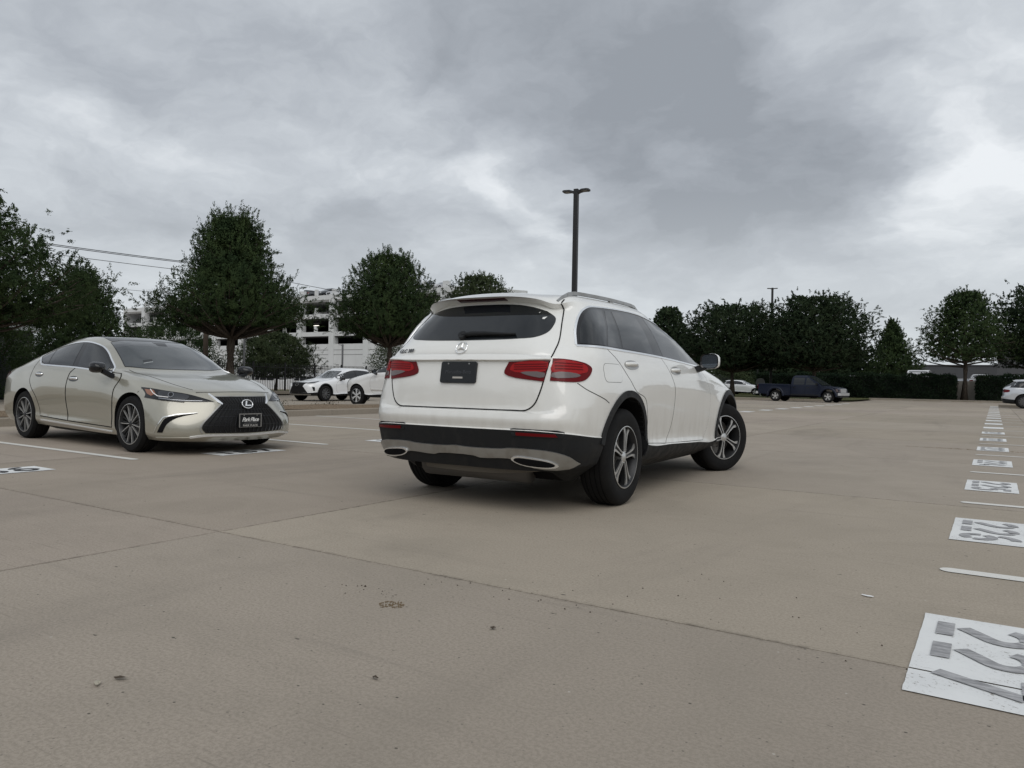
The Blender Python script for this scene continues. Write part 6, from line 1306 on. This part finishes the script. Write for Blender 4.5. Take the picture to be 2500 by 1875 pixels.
# ================================================================== buildings
WCON = mat('painted_precast', (0.60, 0.61, 0.61), 0.8, spec=0.2); n_ = NT(WCON); a_ = n_.noise(n_.pos((1, 1, .35)), .5, 6, 0.65); n_.col(n_.mix(n_.math('MULTIPLY', n_.ramp(a_, 0.40, 0.75), 0.4), (0.62, 0.63, 0.63), (0.46, 0.46, 0.45)))
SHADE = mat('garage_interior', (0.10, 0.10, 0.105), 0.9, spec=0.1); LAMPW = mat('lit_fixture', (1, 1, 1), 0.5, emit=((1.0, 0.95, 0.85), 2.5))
def build_garage():
    T = thing('parking_garage', 'white multi-storey parking garage with open decks and cars on its roof', 'building', (-150, 85, 0)); L_, Dp = 90.0, 34.0
    lv = [(6.6, 7.9), (8.6, 10.8), (11.5, 13.8)]; bands = [(0, 6.6, 'wall'), (7.9, 8.6, 'deck'), (10.8, 11.5, 'deck'), (13.8, 14.55, 'parapet')]
    for z0, z1, nm in bands: MB().box((0, 0, z0), (L_, .30, z1)).build(nm, WCON, T)
    for z in (5.6, 4.85, 2.9): MB().box((0, -.02, z), (L_, .0, z+.10)).build('panel_joint', mat('panel_joint_grey', (0.30, 0.30, 0.30), 0.9), T)
    x0 = 150-97.4 - 7.6*6
    for k in range(13):
        x = x0 + 7.6*k
        if 0 < x < L_: MB().box((x-.55, -.16, 0), (x+.55, .9, 14.6)).build('column', WCON, T); MB().box((x-.5, .31, 13.8), (x+.5, .9, 15.5)).build('roof_pier', WCON, T)
        for z in (8.6, 11.5, 14.55):
            if 0 < x+3.8 < L_: MB().box((x+3.8-.28, -.05, z), (x+3.8+.28, .28, z+1.0)).build('stub_post', WCON, T)
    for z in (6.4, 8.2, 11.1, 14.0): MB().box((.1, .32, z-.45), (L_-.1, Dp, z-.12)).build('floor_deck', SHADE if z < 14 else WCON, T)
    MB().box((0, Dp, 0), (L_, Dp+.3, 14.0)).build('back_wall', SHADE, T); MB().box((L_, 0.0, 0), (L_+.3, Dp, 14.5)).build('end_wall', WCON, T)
    MB().box((-.3, 0.0, 0), (0, Dp, 14.5)).build('end_wall', WCON, T)
    for x, y, z in ((150-94.6, 5, 13.3), (150-84.5, 9, 7.6), (150-79.6, 4, 7.7), (150-72, 5, 13.3), (150-66, 5, 13.3), (150-100, 6, 10.3), (150-93, 8, 10.3)): MB().box((x-.6, y-.08, z-.05), (x+.6, y+.08, z)).build('strip_lamp', LAMPW, T)
    # sloping ramp bay at the right end
    V = [(L_+.3,.02,13.0),(L_+7,.02,12.2),(L_+7,.32,12.2),(L_+.3,.32,13.0),(L_+.3,.02,14.1),(L_+7,.02,13.3),(L_+7,.32,13.3),(L_+.3,.32,14.1)]; MB().hexa(V).build('ramp_parapet', WCON, T)
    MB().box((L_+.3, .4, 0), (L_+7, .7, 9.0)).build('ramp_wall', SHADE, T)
    MB().box((L_+6.2, -.1, 0), (L_+7.0, .35, 13.0)).build('column', WCON, T)
    for z in (6.6, 3.5): MB().box((L_+.3, 0, z), (L_+7, .3, z+.8)).build('deck', WCON, T)
build_garage()
for k, (x, z, col, nm, lb, zs) in enumerate(((-97.6, 14.0, (0.05, 0.055, 0.06), 'roof_deck_car', 'dark car on the garage roof, left of the tall black SUV', .92), (-94.6, 14.0, (0.03, 0.035, 0.04), 'roof_deck_suv', 'tall black SUV parked on the garage roof', 1.18), (-91.8, 14.0, (0.62, 0.63, 0.64), 'roof_deck_car', 'pale silver car on the garage roof beside the tall black SUV', .95),
     (-76.5, 14.0, (0.55, 0.56, 0.57), 'roof_deck_car', 'pale car on the garage roof right of the conifer', 1.0), (-73.4, 14.0, (0.02, 0.03, 0.06), 'roof_deck_suv', 'dark blue SUV on the garage roof right of the conifer', 1.1), (-70.2, 14.0, (0.35, 0.35, 0.36), 'roof_deck_car', 'grey car on the garage roof above the SUV\'s spoiler', .95),
     (-134.0, 14.0, (0.60, 0.61, 0.62), 'roof_deck_suv', 'white SUV on the far left end of the garage roof', 1.2), (-129.0, 14.0, (0.08, 0.085, 0.09), 'roof_deck_car', 'dark car on the far left end of the garage roof', 1.1),
     (-94.9, 11.0, (0.55, 0.55, 0.54), 'deck_car', 'pale car inside the upper garage deck', 1.0), (-88.0, 11.0, (0.05, 0.05, 0.055), 'deck_car', 'dark car inside the upper garage deck', 1.0))):
    far_suv(nm, lb, (x, 89.7 if k % 3 else 86.95, z + (.4 if z > 13 else 0)), R(-90 if k % 3 else 90), col, zs, group='cars on the garage decks')
# left pale building
GREYW = mat('grey_cladding', (0.30, 0.31, 0.32), 0.8); n_ = NT(GREYW); 
LB = thing('warehouse_building', 'pale grey flat-roofed building behind the left-hand trees', 'building', (-70, 0, 0))
MB().box((-26,-6,4.6),(0,32.7,6.65)).build('upper_wall', GREYW, LB); MB().box((-26.1,-6.1,6.65),(.1,32.8,6.80)).build('coping', WCON, LB); MB().box((-25,-6,0),(-.8,32.0,4.6)).build('lower_wall', mat('dark_cladding', (0.05, 0.052, 0.055), 0.8), LB)
MB().box((0.0,-6,5.55),(.03,32.7,5.60)).build('panel_joint', mat('panel_joint_grey', (0.30, 0.30, 0.30), 0.9), LB)
# right-hand buildings
DG = mat('dark_grey_block', (0.105, 0.108, 0.115), 0.85); n_ = NT(DG); br_ = n_.N.new('ShaderNodeTexBrick'); n_.L.new(n_.pos((1, 1, 1)), br_.inputs[0]); br_.inputs['Scale'].default_value = 1.6; br_.inputs['Color1'].default_value = (0.11, 0.112, 0.12, 1); br_.inputs['Color2'].default_value = (0.095, 0.098, 0.105, 1); br_.inputs['Mortar'].default_value = (0.075, 0.077, 0.082, 1); n_.col(br_.outputs[0])
RB = thing('low_building', 'long low grey building on the horizon right of the cone-shaped tree', 'building', (-9.5, 150, 0)); MB().box((-6,0,0),(14,20,5.2)).build('wall', DG, RB); MB().box((-6.1,-.1,5.2),(14.1,20.1,5.45)).build('coping', mat('coping_dark', (0.05, 0.05, 0.055), 0.8), RB); MB().box((-6,-.3,1.5),(9,-.01,3.0)).build('pale_band', mat('pale_band', (0.42, 0.45, 0.50), 0.7), RB)
RT = thing('tall_block_building', 'tall dark grey block building at the right edge', 'building', (.3, 120, 0)); MB().box((0,0,0),(24,20,8.6)).build('wall', DG, RT); MB().box((-.08,-.08,8.6),(24.1,20.1,8.8)).build('coping', mat('coping_dark', (0.05, 0.05, 0.055), 0.8), RT)
# ================================================================== lamp posts, utility pole, wires, signs
POST = mat('dark_bronze', (0.020, 0.020, 0.021), 0.5, metal=0.3)
def lamp_post(label, loc, H, rz, w=.15, group='parking lot lamp posts', heads=((0, 1), (math.pi, 1)), metal=None):
    POST = metal or globals()['POST']
    T = thing('lamp_post', label, 'lamp post', loc, rz, group)
    MB().lathe([(.001,.7),(.24,.7),(.26,.66),(.27,0)], 20, 'z').build('footing', KERB, T, sharp=40)
    MB().hexa([(-w/2,-w/2,.6),(w/2,-w/2,.6),(w/2,w/2,.6),(-w/2,w/2,.6),(-w*.45,-w*.45,H),(w*.45,-w*.45,H),(w*.45,w*.45,H),(-w*.45,w*.45,H)]).build('pole', POST, T)
    for a, k in heads:
        mb = MB(); P_ = [(w*.3,-.07,-.09),(w*.3,.07,-.09),(w*.3,.07,.0),(w*.3,-.07,.0)]; c, s = math.cos(a), math.sin(a); rot = lambda p: (p[0]*c-p[1]*s, p[0]*s+p[1]*c, p[2]+H-.06)
        secs = [(.05,.055,-.10,.0),(.13,.07,-.055,.02),(.19,.14,-.02,.03),(.37,.145,-.02,.035),(.43,.10,-.015,.03)]; V = []
        for x, hw, z0, z1 in secs: V += [rot((x,-hw,z0)), rot((x,hw,z0)), rot((x,hw*.9,z1)), rot((x,-hw*.9,z1))]
        F = [(3,2,1,0), tuple(16+i for i in range(4))] + [(q*4+i, q*4+(i+1) % 4, (q+1)*4+(i+1) % 4, (q+1)*4+i) for q in range(4) for i in range(4)]
        hd = mb.add(V, F).build('lamp_head', POST, T, sharp=30)
        MB().add([rot((.21,-.11,-.023)), rot((.36,-.11,-.023)), rot((.36,.11,-.023)), rot((.21,.11,-.023))], [(3,2,1,0)]).build('diffuser', mat('lamp_diffuser', (0.10, 0.095, 0.09), 0.3), hd)
    return T
LP1 = lamp_post('tall double-headed lamp post rising behind the white SUV', (-11.0, 20.46, 0), 6.95, R(8), .15)
bird = MB(); rngb = None
BD = thing('small_bird', 'small bird perched on the right head of the tall lamp post', 'bird', (-10.72, 20.60, 6.93), R(40)); MB().lathe([(.001,-.07),(.02,-.05),(.032,-.01),(.03,.02),(.018,.045),(.021,.06),(.014,.08),(.001,.085)], 10).build('body', GBLACK, BD, smooth=True); MB().box((-.012,-.15,-.006),(.012,-.05,.004)).build('tail', GBLACK, BD); MB().tube([(0,.08,.004),(0,.10,.0)], [.006,.001], 5).build('beak', GBLACK, BD); MB().box((-.004,-.006,-.04),(.004,.006,0)).build('leg', GBLACK, BD)
lamp_post('double-headed lamp post between the two oaks', (-16.2, 66.0, .1), 9.4, R(20), .19)
lamp_post('distant lamp post with wide head right of the widest oak', (-14.8, 110, .9), 6.2, R(0), .18)
lamp_post('short lamp post before the garage wall', (-49.5, 48.2, -.4), 4.5, R(180), .13, 'lamp posts beyond the fence', ((0, 1),), mat('galvanised', (0.22, 0.22, 0.225), 0.5, metal=0.5))
lamp_post('thin lamp post among the trunks left of the pickup', (-21.0, 80.0, .2), 4.6, R(0), .12, 'lamp posts beyond the fence', ((0, 1),))
lamp_post('pale curved lamp post behind the big conifer trunk', (-41.5, 31.6, -.3), 3.9, R(180), .10, 'lamp posts beyond the fence', ((0, 1),), mat('galvanised', (0.22, 0.22, 0.225), 0.5, metal=0.5))
UP = thing('utility_pole', 'brown wooden utility pole left of the big conifer trunk', 'pole', (-40.0, 27.7, -.3)); MB().tube([(0,0,-.2),(0,0,8.3)], [.17,.12], 10).build('mast', mat('weathered_wood', (0.10, 0.075, 0.058), 0.9), UP, smooth=True); MB().box((-.05,-1.1,7.55),(.05,1.1,7.68)).build('cross_arm', mat('weathered_wood', (0.10, 0.075, 0.058), 0.9), UP)
WIRE = mat('cable', (0.05, 0.05, 0.055), 0.6)
def wire(label, a, b, sag, r=.016):
    P_ = [(a[0]+(b[0]-a[0])*t, a[1]+(b[1]-a[1])*t, a[2]+(b[2]-a[2])*t-4*sag*t*(1-t)) for t in np.linspace(0, 1, 25)]; tag(MB().tube(P_, r, 4).build('power_line', WIRE), label, 'cable', 'overhead power lines')
wire('topmost overhead power line at the left', (-40.3, -8, 8.1), (-40.3, 27.7, 7.75), .45, .020); wire('second overhead power line, just below the topmost', (-39.7, -8, 7.9), (-39.7, 27.7, 7.60), .45, .018)
wire('third overhead power line at the left', (-40.1, -8, 7.35), (-40.1, 27.7, 7.2), .35, .015); wire('thin low power line between the left-hand trees', (-40.0, -8, 5.75), (-40.0, 27.7, 5.75), .3, .010)
wire('overhead line running on towards the garage', (-40.3, 27.7, 7.75), (-40.3, 64, 7.75), .5, .018); wire('lower line running on towards the garage', (-40.0, 27.7, 6.1), (-40.0, 64, 5.6), .5, .014)
SG = thing('sign_post', 'pair of small white signs on the lamp post behind the pickup bed', 'sign', (-16.2, 65.8, .25)); MB().box((-.48,-.02,2.12),(-.20,.0,2.50)).build('sign_plate', mat('sign_face', (0.40, 0.40, 0.40), 0.5), SG); MB().box((.20,-.02,2.12),(.48,.0,2.50)).build('sign_plate', mat('sign_face', (0.40, 0.40, 0.40), 0.5), SG); MB().box((-.18,.0,2.25),(.18,.02,2.31)).build('bracket', POST, SG)
RS = thing('round_sign', 'grey round sign back beside the white cars left of the pickup', 'sign', (-17.2, 66.5, .1)); mb_ = MB(); disc_prism(mb_, (0,0,1.25), (0,1,0), .40, .01, 8); mb_.build('sign_plate', mat('sign_back', (0.24, 0.24, 0.24), 0.5), RS); MB().box((-.03,.011,0),(.03,.05,1.6)).build('post', SATIN, RS)

rngB = np.random.default_rng(101); CB_ = []; MBELT = []  # trees out of view behind the camera, added to darken reflections near the horizon
for k in range(26):
    a = R(-62 + 10.5*k); d = 46 + 9*math.sin(k*2.3); x, y = d*math.cos(a-R(90)) , d*math.sin(a-R(90)); h = 6.5 + 2.2*math.sin(k*1.7)
    if y > 8: continue
    CB_.append(np.array([x, y, h*.52]) + rngB.normal(0, 1, (900, 3))*np.array([2.6, 2.6, h*.24]))
CB_ = np.concatenate(CB_); CB_[:, 2] = np.abs(CB_[:, 2])
tag(leaves('unseen_tree_belt', CB_, np.zeros_like(CB_), .85, LEAF_O, None, rngB, .6, 1.0), 'unseen belt of dark trees behind the camera, added to darken reflections', kind='stuff')
# ================================================================== small debris on the concrete
DEB = mat('dead_leaf', (0.055, 0.040, 0.026), 0.9); PALE = mat('pale_twig', (0.36, 0.33, 0.26), 0.8); DIRT = mat('loose_dirt', (0.17, 0.125, 0.075), 0.95, spec=0.1)
def flake(x, y, r, seed, m, label, name='dead_leaf', cat='leaf', el=1.0, rot=0.0, lift=.008):
    rnd = random.Random(seed); n = 9; V = []
    for k in range(n):
        a = 2*math.pi*k/n; q = r*rnd.uniform(.55, 1.1); px, py = q*math.cos(a)*el, q*math.sin(a); c, s = math.cos(rot), math.sin(rot); V.append((px*c-py*s, px*s+py*c, rnd.uniform(.003, lift)))
    V.append((0, 0, lift*1.3)); F = [(k, (k+1) % n, n) for k in range(n)]
    o = mesh(name, V, F, m, None); o.location = (x, y, .002); return tag(o, label, cat)
flake(-2.17, 1.24, .010, 1, DEB, 'dark curled leaf beside the pale twig at the lower left', el=2.6, rot=R(20))
flake(-2.19, 1.18, .010, 2, PALE, 'pale broken twig at the lower left', 'twig', 'twig', 2.4, R(-20))
flake(-1.53, 2.27, .012, 3, DEB, 'round brown leaf below the long joint, middle of the floor', el=1.1)
flake(-1.56, 1.68, .010, 4, DEB, 'small dark leaf at the lower middle', el=1.4)
flake(-.45, 3.59, .014, 5, WHITE_INK, 'tiny white scrap left of the first bay line', 'paper_scrap', 'paper', 2.0, R(-20), .004)
def dirt_patch(x, y, rx, ry, seed, n, label, m=DIRT):
    rnd = random.Random(seed); mb = MB()
    for k in range(n):
        a = rnd.uniform(0, 6.28); q = math.sqrt(rnd.random()); px, py = rx*q*math.cos(a), ry*q*math.sin(a); r = rnd.uniform(.0012, .0040)*(1.6 if rnd.random() < .08 else 1)
        mb.add([(px-r, py-r*.6, 0), (px+r, py-r, 0), (px+r*.5, py+r, 0), (px-r*.8, py+r*.7, 0), (px, py, r*1.2)], [(0,1,4),(1,2,4),(2,3,4),(3,0,4)])
    o = mb.build('dirt_crumbs', m); o.location = (x, y, .001); tag(o, label, kind='stuff')
dirt_patch(-2.03, 2.27, .055, .05, 11, 90, 'crumbs of brown dirt in a worn patch of concrete'); dirt_patch(-2.25, 2.35, .16, .10, 12, 22, 'scattered dark crumbs left of the worn patch', DEB)
dirt_patch(-.3, 13.6, .9, .10, 13, 700, 'line of brown dirt along a joint near the bay numbers'); dirt_patch(-1.75, 2.65, .5, .12, 14, 20, 'crumbs along the long joint', DEB); dirt_patch(-.75, 3.1, .9, .5, 15, 30, 'dark crumbs near the first painted number', DEB)
# sprigs of weed on the island
WEED = foliage_mat('weed_foliage', (0.035, 0.035, 0.018), (0.06, 0.055, 0.03))
for k, (x, y, r) in enumerate(((-16.1, 15.2, .16), (-16.2, 18.2, .12), (-16.0, 13.4, .10))):
    rng_ = np.random.default_rng(90+k); T = thing('weed_tuft', 'low dry weed tuft on the island, %s one' % ('left', 'middle', 'third')[k], 'weed', (x, y, .16), 0, 'weeds on the island'); C_ = rng_.normal(0, 1, (90, 3))*np.array([r, r*1.6, .05]) + np.array([0, 0, .07]); leaves('blades', C_, np.tile((0, 0, 1.0), (90, 1)), .075, WEED, T, rng_, .18)['kind'] = 'stuff'
